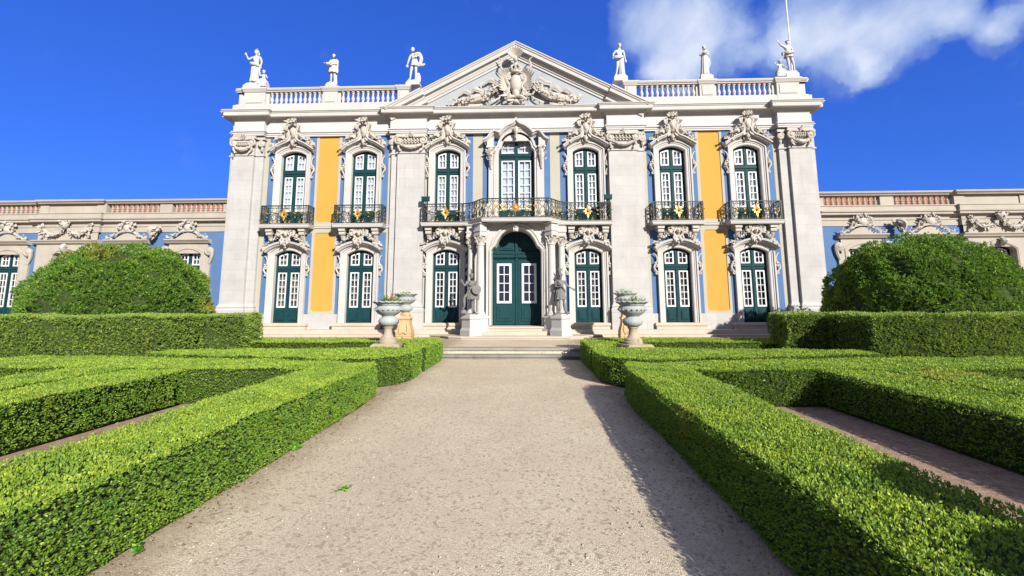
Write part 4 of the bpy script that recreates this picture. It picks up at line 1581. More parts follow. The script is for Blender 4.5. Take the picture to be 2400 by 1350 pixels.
def skin_figure(over, scale=1.0, rscale=1.0):
    """one continuous body grown over a posed skeleton; returns a builder and the joints"""
    J = dict(BASE)
    J.update(over)
    names = list(J)
    me = bpy.data.meshes.new('tmp')
    me.from_pydata([J[n] for n in names], [(names.index(a), names.index(c)) for a, c in EDG], [])
    o = bpy.data.objects.new('tmp', me)
    COL.objects.link(o)
    md = o.modifiers.new('s', 'SKIN')
    md.use_smooth_shade = True
    md.branch_smoothing = .6
    for i, n in enumerate(names):
        sv = me.skin_vertices[0].data[i]
        r = RAD.get(n, .04) * rscale
        sv.radius = (r, r * (.82 if n in ('pel', 'spi', 'che') else 1))
        sv.use_root = n == 'pel'
    o.modifiers.new('d', 'SUBSURF').levels = 1
    dg = bpy.context.evaluated_depsgraph_get()
    ev = o.evaluated_get(dg)
    m2 = ev.to_mesh()
    mb = MB()
    mb.add([v.co[:] for v in m2.vertices], [tuple(p.vertices) for p in m2.polygons])
    ev.to_mesh_clear()
    bpy.data.objects.remove(o)
    # hands with five fingers
    for w, e in (('wL', 'eL'), ('wR', 'eR')):
        W, E_ = Vector(J[w]), Vector(J[e])
        d = (W - E_).normalized()
        side = d.cross(Vector((0, 1, 0)))
        side = side.normalized() if side.length > .1 else Vector((1, 0, 0))
        nrm = side.cross(d)
        mb.tube([W, W + d * .05, W + d * .09], [.032, .042, .038], 7, .55)
        for k, Lf in enumerate((.070, .082, .078, .062)):
            b0 = W + d * .085 + side * (.027 - .018 * k)
            mb.tube([b0, b0 + d * Lf * .5 + nrm * .006, b0 + d * Lf * .9 + nrm * .026], [.011, .010, .007], 5)
        b0 = W + d * .03 + side * .035
        mb.tube([b0, b0 + side * .025 + d * .035, b0 + side * .022 + d * .07], [.013, .012, .008], 5)
    return mb, J


def head(mb, J, turn=0.0, tilt=0.0, hair='curls', k=1.0):
    c = Vector(J['hed']) + Vector((0, -.01, .085))
    h = MB()
    h.ell((0, 0, 0), (.078, .092, .112), None, 14, 12)
    h.ell((0, -.03, -.065), (.052, .058, .052), None, 10, 8)
    h.ell((0, -.098, -.012), (.015, .024, .028), None, 7, 6)
    h.ell((0, -.086, -.055), (.026, .012, .009), None, 7, 5)
    for s in (-1, 1):
        h.ell((s * .031, -.080, .014), (.014, .009, .008), None, 6, 5)
        h.ell((s * .032, -.083, .032), (.022, .012, .007), None, 6, 4)
        h.ell((s * .079, .0, 0), (.012, .02, .03), None, 6, 5)
    if hair == 'curls':
        for i in range(34):
            a, t = random.uniform(0, 2 * PI), random.uniform(.15, 1.35)
            p = Vector((.083 * math.cos(a) * math.cos(t), .02 + .095 * math.sin(a) * math.cos(t), .015 + .108 * math.sin(t)))
            if p.y < -.06 and p.z < .06:
                continue
            h.ell(p, random.uniform(.02, .032), None, 6, 4)
    elif hair == 'bun':
        h.ell((0, .03, .035), (.090, .092, .095), None, 12, 8)
        h.ell((0, .10, .06), .05, None, 8, 6)
    elif hair == 'crown':
        h.ell((0, .03, .03), (.088, .090, .09), None, 12, 8)
        for q in range(7):
            a = PI * q / 6
            h.leaf((.08 * math.cos(a), -.01, .07), (.4 * math.cos(a), -.2, 1), .09, .018, .1)
        h.curve([(0, .09, .02), (.02, .11, -.08), (.05, .09, -.16)], [.05, .045, .02], 8)
    elif hair == 'cap':
        h.ell((0, .015, .05), (.095, .11, .075), None, 12, 8)
        h.lathe([(.10, 0), (.125, .008), (.10, .018)], 12, (0, 0, .055))
    elif hair == 'helmet':
        h.ell((0, .012, .045), (.098, .112, .098), None, 14, 10)
        h.lathe([(.100, 0), (.122, .006), (.120, .016), (.098, .022)], 14, (0, .01, .025))
        h.tube([(0, -.07, .13), (0, 0, .165), (0, .09, .13), (0, .14, .04)], [.016, .026, .026, .014], 7)
    R = Matrix.Rotation(turn, 4, 'Z') @ Matrix.Rotation(tilt, 4, 'X')
    mb.merge(h, Matrix.Translation(c) @ R @ Matrix.Scale(k, 4))
    return Matrix.Translation(c) @ R


def drape(mb, rings, n=40, folds=9, amp=.10, phase=0.0):
    """cloth hung through elliptical rings (cx,cy,z,rx,ry), folded deeper towards the hem"""
    vs = []
    m = len(rings)
    for j, (cx, cy, z, rx, ry) in enumerate(rings):
        k = j / max(1, m - 1)
        for i in range(n):
            a = 2 * PI * i / n
            f = 1 + amp * (.25 + .75 * k) * (math.sin(folds * a + phase + 1.2 * k) + .4 * math.sin(folds * 1.7 * a + 2))
            vs.append((cx + rx * f * math.cos(a), cy + ry * f * math.sin(a), z + .012 * math.sin(folds * a)))
    fs = [(j * n + i, j * n + (i + 1) % n, (j + 1) * n + (i + 1) % n, (j + 1) * n + i) for j in range(m - 1) for i in range(n)]
    fs.append(tuple(range(n)))
    fs.append(tuple(range((m - 1) * n, m * n)))
    mb.add(vs, fs)


def rock(mb, w, d, z0, z1):
    mb.rbox(0, 0, w, d, z0, z0 + (z1 - z0) * .45)
    mb.rbox(0, 0, w * .97, d * .97, z0 + (z1 - z0) * .45, z1, 0, .72)
    for _ in range(9):
        mb.ell((random.uniform(-w, w) * .55, random.uniform(-d, d) * .6, z1 - .02), (random.uniform(.05, .11), random.uniform(.05, .1), random.uniform(.03, .06)), None, 6, 4)


def put(mb, root_name, part, mat, loc, scale, label, cat, group=None, lift=.0, base=None):
    r = empty(root_name, loc, label, cat, group)
    if lift:
        mb.V = [(x, y, z + lift) for x, y, z in mb.V]
    mb.V = [(x * scale, y * scale, z * scale) for x, y, z in mb.V]
    mb.build(part, mat, r, 55)
    if base is not None:
        base.V = [(x * scale, y * scale, z * scale) for x, y, z in base.V]
        base.build('base', mat, r, 35)
    return r


SZ = 11.12
GR = 'white statues along the roof balustrade'
# leftmost: half-draped woman, raised hand
mb, J = skin_figure(dict(sL=(-.17, 0, 1.42), eL=(-.36, -.05, 1.24), wL=(-.46, -.08, 1.47), eR=(.26, .02, 1.16), wR=(.24, -.02, .92), kL=(-.13, -.05, .5), aL=(-.16, 0, .09), tL=(-.2, -.13, .03)))
head(mb, J, -.5, 0, 'crown')
drape(mb, [(-.02, 0, 1.0, .17, .14), (-.01, 0, .92, .20, .17), (-.02, 0, .7, .19, .18), (-.03, 0, .4, .18, .17), (-.04, 0, .1, .20, .19)], 40, 8, .09)
mb.curve([(-.24, -.1, 1.02), (-.1, -.2, .98), (.1, -.18, .93), (.24, -.05, .9)], [.06, .075, .07, .05], 12)
mb.curve([(.24, -.03, .94), (.20, -.06, .7), (.22, -.03, .42)], [.05, .06, .02], 8)
bs = MB()
rock(bs, .42, .26, 0, .27)
put(mb, 'roof_statue', 'figure', M['marble'], (-11.77, -.02, SZ), .93, 'white half-draped woman statue with raised hand at the left end of the roof', 'statue', GR, .27, bs)
# child beside her
def child(loc, s, label):
    mb, J = skin_figure(dict(pel=(0, .05, .52), spi=(0, .02, .66), che=(0, 0, .80), nec=(0, -.01, .92), hed=(0, -.03, .99), sL=(-.14, 0, .86), eL=(-.26, -.06, .74), wL=(-.36 if s > 0 else -.22, -.12, .86), sR=(.14, 0, .86), eR=(.25, -.05, .72), wR=(.32, -.12, .62),
                             hL=(-.1, .02, .46), kL=(-.2, -.2, .42), aL=(-.22, -.22, .12), tL=(-.26, -.34, .06), hR=(.1, .02, .46), kR=(.24, -.18, .4), aR=(.36, -.2, .14), tR=(.44, -.28, .08)), rscale=.95)
    head(mb, J, .2, .1, 'curls', 1.25)
    rock(mb, .36, .26, -.16, .42)
    return put(mb, 'cherub_statue', 'figure', M['marble'], loc, .58, label, 'statue', None, .16)


child((-11.33, -.10, SZ + .06), -1, 'small white seated child statue at the feet of the half-draped woman')
child((11.42, -.08, SZ + .06), 1, 'small white seated child statue beside the white flagpole figure')
# short-tunic youth carrying a basket
mb, J = skin_figure(dict(sL=(-.16, 0, 1.40), eL=(-.22, -.08, 1.16), wL=(-.10, -.22, 1.05), eR=(.22, -.02, 1.16), wR=(.02, -.2, 1.06), kL=(-.08, -.03, .5)))
head(mb, J, .1, 0, 'bun')
drape(mb, [(0, 0, 1.40, .15, .11), (0, 0, 1.2, .16, .13), (0, 0, 1.05, .15, .125), (0, 0, .9, .22, .18), (0, 0, .62, .26, .21)], 40, 8, .09)
mb.curve([(.16, -.03, 1.42), (.23, .0, 1.3), (.2, .06, 1.0), (.26, .05, .7)], [.05, .07, .06, .03], 10)
mb.lathe([(.07, 0), (.12, .06), (.13, .12), (.10, .12)], 10, (-.24, -.24, .98))
mb.clump([(-.24 + random.gauss(0, .05), -.24, 1.12) for _ in range(6)], .03, .05)
drape(mb, [(.10, .12, .75, .08, .06), (.10, .12, .4, .09, .08), (.10, .1, .02, .12, .1)], 20, 5, .1)
bs = MB()
rock(bs, .30, .24, 0, .26)
put(mb, 'roof_statue', 'figure', M['marble'], (-8.2, -.05, SZ), .79, 'white statue of a tunic-clad figure with a basket, second from the left on the roof', 'statue', GR, .26, bs)
# young man with billowing cloak, left of the gable
mb, J = skin_figure(dict(spi=(.02, 0, 1.12), che=(-.02, 0, 1.31), nec=(-.05, -.02, 1.46), hed=(-.08, -.05, 1.55), sL=(-.18, 0, 1.39), eL=(-.27, -.02, 1.10), wL=(-.32, -.06, .86), sR=(.15, .0, 1.42), eR=(.30, -.02, 1.34), wR=(.16, -.14, 1.26),
                         kL=(-.13, -.06, .5), aL=(-.18, -.02, .09), tL=(-.24, -.14, .03), kR=(.1, 0, .5), aR=(.08, .04, .09), tR=(.1, -.12, .03)))
head(mb, J, -.5, .35, 'bun')
drape(mb, [(.02, 0, 1.12, .14, .12), (.02, 0, .98, .17, .15), (.03, 0, .78, .21, .17)], 34, 8, .10)
mb.curve([(.02, -.1, 1.36), (.24, -.06, 1.40), (.33, .04, 1.2), (.28, .06, .98), (.2, .02, .92)], [.06, .10, .10, .09, .05], 14)
mb.curve([(.12, .02, .93), (.3, .02, .86), (.46, .02, .86), (.52, .02, .93)], [.09, .085, .06, .04], 10)
mb.ell((-.33, -.08, .74), (.07, .06, .07), None, 8, 6)
mb.curve([(.16, .14, .46), (.2, .14, .3), (.2, .12, .0)], [.1, .12, .13], 8)
bs = MB()
rock(bs, .34, .24, 0, .27)
put(mb, 'roof_statue', 'figure', M['marble'], (-4.55, -.02, SZ), .90, 'white bare-legged statue with billowing cloak just left of the gable', 'statue', GR, .27, bs)
# bare-chested figure right of the gable
mb, J = skin_figure(dict(che=(.02, 0, 1.31), nec=(.03, 0, 1.46), hed=(.02, -.01, 1.56), sL=(-.16, 0, 1.39), eL=(-.31, 0, 1.18), wL=(-.33, -.12, 1.0), sR=(.2, 0, 1.39), eR=(.26, .02, 1.12), wR=(.30, -.02, .87), kL=(-.12, -.04, .5), aL=(-.19, .0, .09), tL=(-.26, -.1, .03)))
head(mb, J, -.25, 0, 'curls')
mb.curve([(-.34, -.14, .97), (-.2, -.2, .93), (.0, -.2, .94), (.16, -.14, 1.0)], [.06, .085, .08, .05], 12)
drape(mb, [(.06, .01, 1.0, .17, .13), (.07, .02, .75, .16, .14), (.1, .03, .4, .14, .13), (.1, .04, .0, .16, .14)], 30, 7, .12)
bs = MB()
bs.rbox(0, 0, .34, .25, 0, .22)
bs.rbox(0, 0, .33, .24, .22, .34, 0, .75)
put(mb, 'roof_statue', 'figure', M['marble'], (4.56, -.02, SZ), .86, 'white bare-chested statue gathering its cloth just right of the gable', 'statue', GR, .34, bs)
# woman hugging her cloak
mb, J = skin_figure(dict(sL=(-.16, 0, 1.40), eL=(-.27, -.03, 1.15), wL=(-.08, -.18, 1.20), eR=(.22, -.04, 1.18), wR=(.03, -.19, 1.22), hed=(-.02, -.02, 1.56)))
head(mb, J, -.3, 0, 'bun')
drape(mb, [(0, 0, 1.43, .15, .11), (0, 0, 1.28, .19, .15), (0, 0, 1.06, .17, .14), (0, 0, .9, .19, .16), (-.01, 0, .5, .19, .17), (-.03, 0, .02, .23, .2)], 44, 9, .08)
mb.curve([(.2, -.02, 1.36), (.0, -.19, 1.32), (-.2, -.06, 1.22)], [.05, .08, .05], 10)
mb.curve([(.2, -.02, 1.0), (.24, -.03, .7), (.2, -.04, .45)], [.05, .06, .03], 8)
bs = MB()
bs.rbox(0, 0, .34, .24, 0, .2)
bs.rbox(0, 0, .33, .23, .2, .3, 0, .78)
put(mb, 'roof_statue', 'figure', M['marble'], (8.24, -.05, SZ), .78, 'white statue wrapped in a long robe, second from the right on the roof', 'statue', GR, .3, bs)
# rightmost: striding man with raised arm and cap
mb, J = skin_figure(dict(che=(-.02, 0, 1.30), nec=(-.01, 0, 1.45), hed=(-.01, -.01, 1.54), sL=(-.18, -.02, 1.38), eL=(-.36, -.04, 1.46), wL=(-.48, -.06, 1.64), sR=(.16, 0, 1.37), eR=(.24, .03, 1.12), wR=(.12, -.12, 1.0), hL=(-.09, -.02, .9), kL=(-.08, -.06, .5), aL=(.0, 0, .09), tL=(.0, -.16, .03), kR=(.20, 0, .52), aR=(.27, .06, .09), tR=(.32, -.06, .03)))
head(mb, J, -.6, 0, 'cap')
drape(mb, [(-.01, 0, 1.06, .16, .13), (-.01, 0, .98, .18, .15), (0, 0, .80, .22, .18)], 30, 7, .1)
mb.curve([(-.28, -.12, 1.06), (-.1, -.2, .98), (.12, -.18, 1.02), (.24, -.02, 1.06)], [.05, .075, .07, .05], 12)
mb.ell((-.36, -.1, .96), (.04, .08, .12), None, 8, 6)
bs = MB()
bs.rbox(0, 0, .32, .25, 0, .2)
bs.rbox(0, 0, .31, .24, .2, .36, 0, .74)
put(mb, 'roof_statue', 'figure', M['marble'], (11.84, -.05, SZ), .84, 'white statue of a striding man with raised arm beside the flagpole', 'statue', GR, .36, bs)
# flagpole behind it
b = MB()
b.lathe([(.06, 0), (.055, .3), (.03, .3), (.024, 5.5), (.018, 9.0)], 10)
fp = empty('flagpole', (12.28, .55, 10.12), 'tall thin pale flagpole without flag above the right roof corner', 'flagpole')
b.build('pole', M['poleW'], fp, 40)

# guards by the door, each on a pedestal turned cornerwise
PX, PY_ = 1.70, -1.60
for s in (-1, 1):
    b = MB()
    b.rbox(0, 0, 0.295, 0.295, 0, .20, PI / 4)
    b.rbox(0, 0, 0.295, 0.295, .20, .30, PI / 4, .86)
    b.rbox(0, 0, 0.251, 0.251, .30, .60, PI / 4)
    b.rbox(0, 0, 0.251, 0.251, .60, .64, PI / 4, 1.14)
    b.rbox(0, 0, 0.286, 0.286, .64, .69, PI / 4)
    b.rbox(0, 0, 0.273, 0.273, .69, .80, PI / 4, .9)
    o = b.build('stone_pedestal', M['stone'], None, 20, loc=(s * PX, PY_, .372))
    tag(o, 'pale stone pedestal set cornerwise, under the statue with the round shield' if s < 0 else 'pale stone pedestal set cornerwise, under the statue reaching out an arm', 'pedestal', 'stone pedestals beside the green door')


def cuirass(mb, J, hem):
    drape(mb, [(0, 0, 1.40, .14, .105), (0, -.005, 1.26, .155, .132), (0, 0, 1.10, .128, .112), (0, 0, 1.02, .145, .124)], 30, 6, .02)
    drape(mb, hem, 44, 11, .10)
    for k in range(12):
        a = 2 * PI * k / 12
        mb.leaf((.16 * math.cos(a), .135 * math.sin(a), 1.03), (.25 * math.cos(a), .25 * math.sin(a), -1), .17, .035, .1, (math.cos(a), math.sin(a), 0))
    for sx in (-1, 1):
        for k in range(5):
            a = PI * (k - 2) / 6
            mb.leaf((sx * .19, -.0, 1.43), (sx * .6, -math.sin(a), -.9), .14, .03, .1)
    mb.curve([(-.13, -.12, 1.3), (0, -.17, 1.22), (.13, -.12, 1.3)], .02, 8)
    mb.tube([(.165 * math.cos(a), .14 * math.sin(a), 1.04) for a in np.linspace(0, 2 * PI, 19)], .018, 5)


mb, J = skin_figure(dict(che=(.0, 0, 1.31), sL=(-.175, 0, 1.40), eL=(-.30, -.06, 1.20), wL=(-.38, -.16, 1.36), eR=(.25, -.02, 1.16), wR=(.24, -.16, 1.0), hL=(-.1, -.02, .9), kL=(-.30, -.22, .70), aL=(-.30, -.14, .26), tL=(-.36, -.28, .21), kR=(.06, -.02, .5), aR=(.06, .02, .09), tR=(.07, -.14, .035)))
hm = head(mb, J, .15, 0, 'helmet')
for k in range(9):
    t = k / 8
    mb.leaf(hm @ Vector((0, -.10 + .22 * t, .13 + .06 * math.sin(PI * t))), (random.uniform(-.3, .3), -.4 + .9 * t, 1.0), .12 + .05 * math.sin(PI * t), .03, .4, (0, .3 if t > .5 else -.5, 0))
cuirass(mb, J, [(0, 0, 1.02, .16, .135), (.0, -.02, .86, .205, .175), (.02, -.02, .62, .255, .21)])
for (kn, an) in (('kL', 'aL'), ('kR', 'aR')):
    K, A_ = Vector(J[kn]), Vector(J[an])
    mb.tube([K + (A_ - K) * .15, K + (A_ - K) * .35, K + (A_ - K) * .8], [.068, .075, .052], 9)
    mb.tube([K + (A_ - K) * .82, K + (A_ - K) * .9], [.062, .058], 9)
mb.curve([(.1, .12, 1.38), (.22, .14, 1.1), (.28, .10, .8), (.30, .06, .6)], [.06, .09, .09, .06], 12, 7, .6)
mb.lathe([(.15, 0), (.16, .06), (.12, .13), (.05, .18)], 12, (-.32, -.2, 0))
mb.rbox(0, 0, .30, .22, -.04, .0, 0)
r = empty('guard_statue', (-PX, PY_, .372 + .80), 'grey lead guard statue in plumed helmet holding a round shield, left of the green door', 'statue', rot=0)
r.scale = (.84, .84, .86)
mb.V = [(x, y, z + .04) for x, y, z in mb.V]
mb.build('figure', M['lead'], r, 55)
b = MB()
b.lathe([(0.001, -.055), (.10, -.045), (.185, -.012), (.205, 0), (.205, .015), (.02, .01)], 24)
b.lathe([(.05, -.07), (.02, -.09)], 10)
b.xform(Matrix.Translation((.27, -.27, 1.08)) @ Matrix.Rotation(.25, 4, 'Z') @ Matrix.Rotation(-PI / 2, 4, 'X') @ Matrix.Scale(-1, 4, (0, 0, 1)))
b.build('shield', M['lead'], r, 40)

mb, J = skin_figure(dict(che=(.0, 0, 1.31), hed=(.01, -.01, 1.56), sL=(-.175, 0, 1.39), eL=(-.21, -.02, 1.14), wL=(-.05, -.17, 1.16), sR=(.175, 0, 1.40), eR=(.30, -.08, 1.20), wR=(.52, -.16, 1.06), kL=(-.12, -.02, .5), aL=(-.14, .02, .09), tL=(-.2, -.12, .035), kR=(.15, -.03, .5), aR=(.19, .02, .09), tR=(.26, -.11, .035)))
hm = head(mb, J, -.15, 0, 'helmet')
mb.curve([hm @ Vector((0, -.02, .16)), hm @ Vector((0, -.02, .24)), hm @ Vector((-.05, -.02, .29))], [.02, .018, .012], 8)
for d, Ln in (((.5, 0, .5), .15), ((-.6, 0, .5), .14), ((.1, 0, 1), .15), ((.8, 0, .1), .12)):
    mb.leaf(hm @ Vector((.0, -.02, .23)), d, Ln, .028, .2, (d[0], 0, -.6))
cuirass(mb, J, [(0, 0, 1.02, .16, .135), (-.01, -.01, .84, .205, .175), (-.01, -.01, .60, .245, .205)])
for (kn, an) in (('kL', 'aL'), ('kR', 'aR')):
    K, A_ = Vector(J[kn]), Vector(J[an])
    mb.tube([K + (A_ - K) * .15, K + (A_ - K) * .35, K + (A_ - K) * .8], [.068, .075, .052], 9)
    mb.tube([K + (A_ - K) * .82, K + (A_ - K) * .9], [.062, .058], 9)
mb.curve([(-.17, -.02, 1.44), (.02, -.17, 1.26), (.17, -.1, 1.02), (.2, .0, .9)], [.045, .05, .045, .03], 12)
mb.curve([(-.14, .1, 1.4), (-.2, .12, 1.1), (-.24, .10, .75), (-.30, .06, .55)], [.06, .08, .08, .05], 12, 7, .6)
mb.rbox(.02, 0, .30, .22, -.04, .0, 0)
mb.ell((.27, -.12, .03), (.12, .09, .05), None, 8, 6)
r = empty('guard_statue', (PX, PY_, .372 + .80), 'grey lead guard statue in feathered helmet reaching out an arm, right of the green door', 'statue')
r.scale = (.84, .84, .86)
mb.V = [(x, y, z + .04) for x, y, z in mb.V]
mb.build('figure', M['lead'], r, 55)

# ------------------------------------------------------------------ urns and their plants
def urn(mat, k=1.0):
    b = MB()
    def scal(a, j, r, z):
        return r * (1 + .028 * math.cos(16 * a)), z + .012 * math.cos(16 * a)
    def gad(a, j, r, z):
        return r * (1 + .035 * abs(math.sin(12 * a))), z
    foot = MB()
    foot.rbox(0, 0, .37, .37, 0, .075)
    foot.rbox(0, 0, .34, .34, .075, .10)
    foot.lathe([(.24, .10), (.25, .16), (.22, .18), (.22, .22), (.19, .24), (.15, .27), (.115, .34), (.105, .46), (.13, .50), (.145, .52), (.12, .545)], 28)
    low = MB()
    low.lathe([(.10, .53), (.16, .55), (.23, .60), (.255, .67), (.235, .73), (.18, .77), (.16, .80)], 72, mod=gad)
    up = MB()
    up.lathe([(.155, .79), (.18, .82), (.25, .86), (.325, .92), (.355, .98), (.352, 1.02), (.33, 1.05), (.30, 1.07), (.31, 1.10), (.35, 1.135)], 40)
    for q in range(18):
        a = 2 * PI * q / 18
        c0 = Vector((.362 * math.cos(a), .362 * math.sin(a), .985))
        up.ell(c0, (.03, .03, .028), None, 6, 4)
        t = Vector((-math.sin(a), math.cos(a), .5))
        up.leaf(c0 - t * .03, t, .09, .018, .1, (math.cos(a), math.sin(a), 0))
    up.lathe([(.34, 1.125), (.41, 1.16), (.425, 1.18), (.41, 1.20), (.36, 1.195), (.33, 1.10), (.02, 1.10)], 96, mod=lambda a, j, r, z: scal(a, j, r, z) if j in (1, 2, 3) else (r, z))
    return foot, low, up


def put_urn(loc, rot, label, group, base=True, kk=1.0):
    r = empty('garden_urn', loc, label, 'urn', group, rot)
    foot, low, up = urn(None)
    if not base:
        foot = MB()
        foot.lathe([(.19, .42), (.19, .46), (.13, .50), (.145, .52), (.12, .545)], 28)
    for q, nm, mt in ((foot, 'foot', M['ochrestone'] if not base else M['urnfoot']), (low, 'gadrooned_bulb', M['urnstone']), (up, 'bowl', M['urnstone'])):
        q.V = [(x * kk, y * kk, z * kk) for x, y, z in q.V]
        q.build(nm, mt, r, 40)
    return r


M['urnfoot'] = stone_mat('stained_urn_foot', (.36, .30, .21), .25, (.34, .19, .06), .7, .7)


def sprig_plant(name, loc, n, h, spread, label, group=None, flower=None, cat='plant', size=.05):
    V, F, T = [], [], []
    st = MB()
    fl = MB()
    for i in range(n):
        a, rr = random.uniform(0, 2 * PI), spread * math.sqrt(random.random())
        x, y = rr * math.cos(a), rr * math.sin(a)
        hh = h * random.uniform(.4, 1.0) * (1 - .35 * rr / max(spread, 1e-3))
        tip = Vector((x * 1.35, y * 1.35, hh))
        st.tube([(x * .6, y * .6, 0), (x, y, hh * .5), tip], [.006, .004, .002], 4)
        for k in range(7):
            t = .15 + .85 * k / 6
            p = Vector((x * .6, y * .6, 0)).lerp(tip, t)
            a2 = random.uniform(0, 2 * PI)
            d = Vector((math.cos(a2), math.sin(a2), random.uniform(.1, .9))).normalized()
            w = d.orthogonal().normalized()
            s_ = size * random.uniform(.7, 1.2)
            k0 = len(V)
            V += [p, p + d * s_ * .5 + w * s_ * .27, p + d * s_, p + d * s_ * .5 - w * s_ * .27]
            F.append((k0, k0 + 1, k0 + 2, k0 + 3))
            T += [random.uniform(.2, .95)] * 4
        if flower and random.random() < flower:
            for q in range(6):
                a3 = q * PI / 3
                fl.ell(tip + Vector((.022 * math.cos(a3), .022 * math.sin(a3), .01)), (.02, .02, .014), None, 5, 4)
    r = empty(name, loc, label, cat, group)
    me = bpy.data.meshes.new('foliage')
    me.from_pydata([v[:] for v in V], [], F)
    at = me.attributes.new('tint', 'FLOAT', 'POINT')
    at.data.foreach_set('value', T)
    me.materials.append(M['weed'])
    o = bpy.data.objects.new('foliage', me)
    COL.objects.link(o)
    o.parent = r
    st.build('stem', M['twig'], r, 60)
    if fl.V:
        fl.build('flower', M['petal'], r, 60)
    return r


UG = 'stone garden urns flanking the steps'
put_urn((-3.24, -7.15, .46), .1, 'front left urn of grey-green marble standing among the low hedges', UG)
put_urn((3.22, -7.15, .44), .35, 'front right urn with chipped rim standing among the low hedges', UG)
put_urn((-3.99, -2.5, .745), 0, 'grey urn on an ochre pedestal behind the front left urn', UG, False, 1.0)
put_urn((3.97, -2.5, .745), 0, 'grey urn on an ochre pedestal behind the chipped right urn', UG, False, 1.0)
sprig_plant('potted_plant', (-3.24, -7.15, 1.56), 60, .36, .27, 'leafy plant with a pink bloom growing in the front left urn', 'plants in the urns', .06)
sprig_plant('potted_plant', (3.30, -7.15, 1.54), 46, .30, .20, 'short leafy plant growing in the chipped front right urn', 'plants in the urns')
sprig_plant('potted_plant', (-4.03, -2.5, 1.84), 50, .22, .24, 'low leafy plant in the urn behind the front left one', 'plants in the urns')
sprig_plant('potted_plant', (3.93, -2.5, 1.84), 50, .28, .24, 'low leafy plant in the urn behind the chipped one', 'plants in the urns')
for s in (-1, 1):
    b = MB()
    b.rbox(0, 0, .27, .27, 0, .16)
    b.rbox(0, 0, .285, .285, .16, .20)
    prof = [(.265, .20), (.27, .30), (.25, .40), (.205, .55), (.185, .68), (.195, .74), (.20, .76)]
    for j in range(len(prof) - 1):
        r0, z0 = prof[j]
        r1, z1 = prof[j + 1]
        b.rbox(0, 0, r0, r0, z0, z1, 0, r1 / r0)
    b.rbox(0, 0, .225, .225, .76, .80)
    b.rbox(0, 0, .20, .20, .80, .865, 0, .8)
    b.rbox(0, 0, .16, .16, .865, .92)
    for q in (-1, 1):
        b.curve([(q * .12, -.265, .22), (q * .15, -.26, .40), (q * .11, -.215, .58)], [.03, .04, .02], 8)
    b.curve([(-.1, -.28, .25), (0, -.29, .31), (.1, -.28, .25)], .03, 8)
    o = b.build('urn_pedestal', M['ochrestone'], None, 25, loc=(s * 3.98, -2.5, TZ))
    tag(o, 'flared ochre stone pedestal under the rear urn, ' + ('left' if s < 0 else 'right') + ' of the central steps', 'pedestal', 'ochre urn pedestals')

# floodlights clamped to the ends of the long balcony
for s in (-1, 1):
    b = MB()
    b.box(-.16, .16, -.07, .07, .0, .19)
    b.box(-.13, .13, -.085, -.07, .03, .16)
    b.box(-.18, .18, -.03, .03, .17, .205)
    fl = empty('floodlight', (s * 3.78, -.55, 5.80), 'small green floodlight box on the ' + ('left' if s < 0 else 'right') + ' end of the long balcony', 'floodlight', 'floodlights on the long balcony')
    b.build('housing', M['green'], fl, 20)
    b = MB()
    b.box(-.012, .012, -.012, .012, -.16, .0)
    b.build('bracket', M['iron'], fl, 20)

# loose stones used as door wedges
for q, (x, y, z, sx, sy, sz, lb) in enumerate(((1.36, -1.08, .69, .13, .09, .085, 'flat grey stone lying on the upper door step, right side'),
                                               (1.34, -1.34, .521, .085, .07, .10, 'small grey stone on the lower door step, right side'),
                                               (-1.42, -1.36, .521, .10, .07, .09, 'small brownish stone on the door step beside the left pedestal'))):
    b = MB()
    b.ell((0, 0, sz * .5), (sx, sy, sz * .62), None, 9, 6)
    b.rbox(0, 0, sx * .8, sy * .8, 0, sz * .9, .2, .9)
    b.V = [(v[0] + random.uniform(-.006, .006), v[1] + random.uniform(-.006, .006), v[2]) for v in b.V]
    o = b.build('loose_stone', M['oldstone'], None, 30, loc=(x, y, z))
    tag(o, lb, 'stone')

# two more urns stand on plinths in the right-hand soil bed beside the viewer, just out of frame
for (x, y, lb) in ((4.22, -19.0, 'grey urn on a low stone plinth in the right soil bed, beside the frame edge'), (4.0, -19.95, 'grey urn on a low plinth in the right soil bed, farther from the palace')):
    b = MB()
    b.rbox(0, 0, .34, .34, -.02, .42)
    b.rbox(0, 0, .38, .38, .42, .50)
    o = b.build('urn_plinth', M['ochrestone'], None, 25, loc=(x, y, 0))
    tag(o, 'low square stone plinth under a soil-bed urn, ' + ('nearer' if y > -19.5 else 'farther from') + ' the palace', 'plinth', 'plinths in the right soil bed')
    put_urn((x, y, .50), .2, lb, 'urns in the right soil bed')
# ------------------------------------------------------------------ clipped greenery
CAM = np.array([0.541, -20.0, 1.62])


def mesh_np(name, V, quads, tint, mats, midx, parent=None):
    me = bpy.data.meshes.new(name)
    n, q = len(V), len(quads)
    me.vertices.add(n)
    me.vertices.foreach_set('co', np.asarray(V, np.float32).ravel())
    me.loops.add(q * 4)
    me.loops.foreach_set('vertex_index', np.asarray(quads, np.int32).ravel())
    me.polygons.add(q)
    me.polygons.foreach_set('loop_start', np.arange(0, q * 4, 4, dtype=np.int32))
    me.polygons.foreach_set('material_index', np.asarray(midx, np.int32))
    for m in mats:
        me.materials.append(m)
    me.update(calc_edges=True)
    at = me.attributes.new('tint', 'FLOAT', 'POINT')
    at.data.foreach_set('value', np.asarray(tint, np.float32))
    o = bpy.data.objects.new(name, me)
    COL.objects.link(o)
    if parent:
        o.parent = parent
    return o


def unit(a):
    return a / (np.linalg.norm(a, axis=1, keepdims=True) + 1e-9)


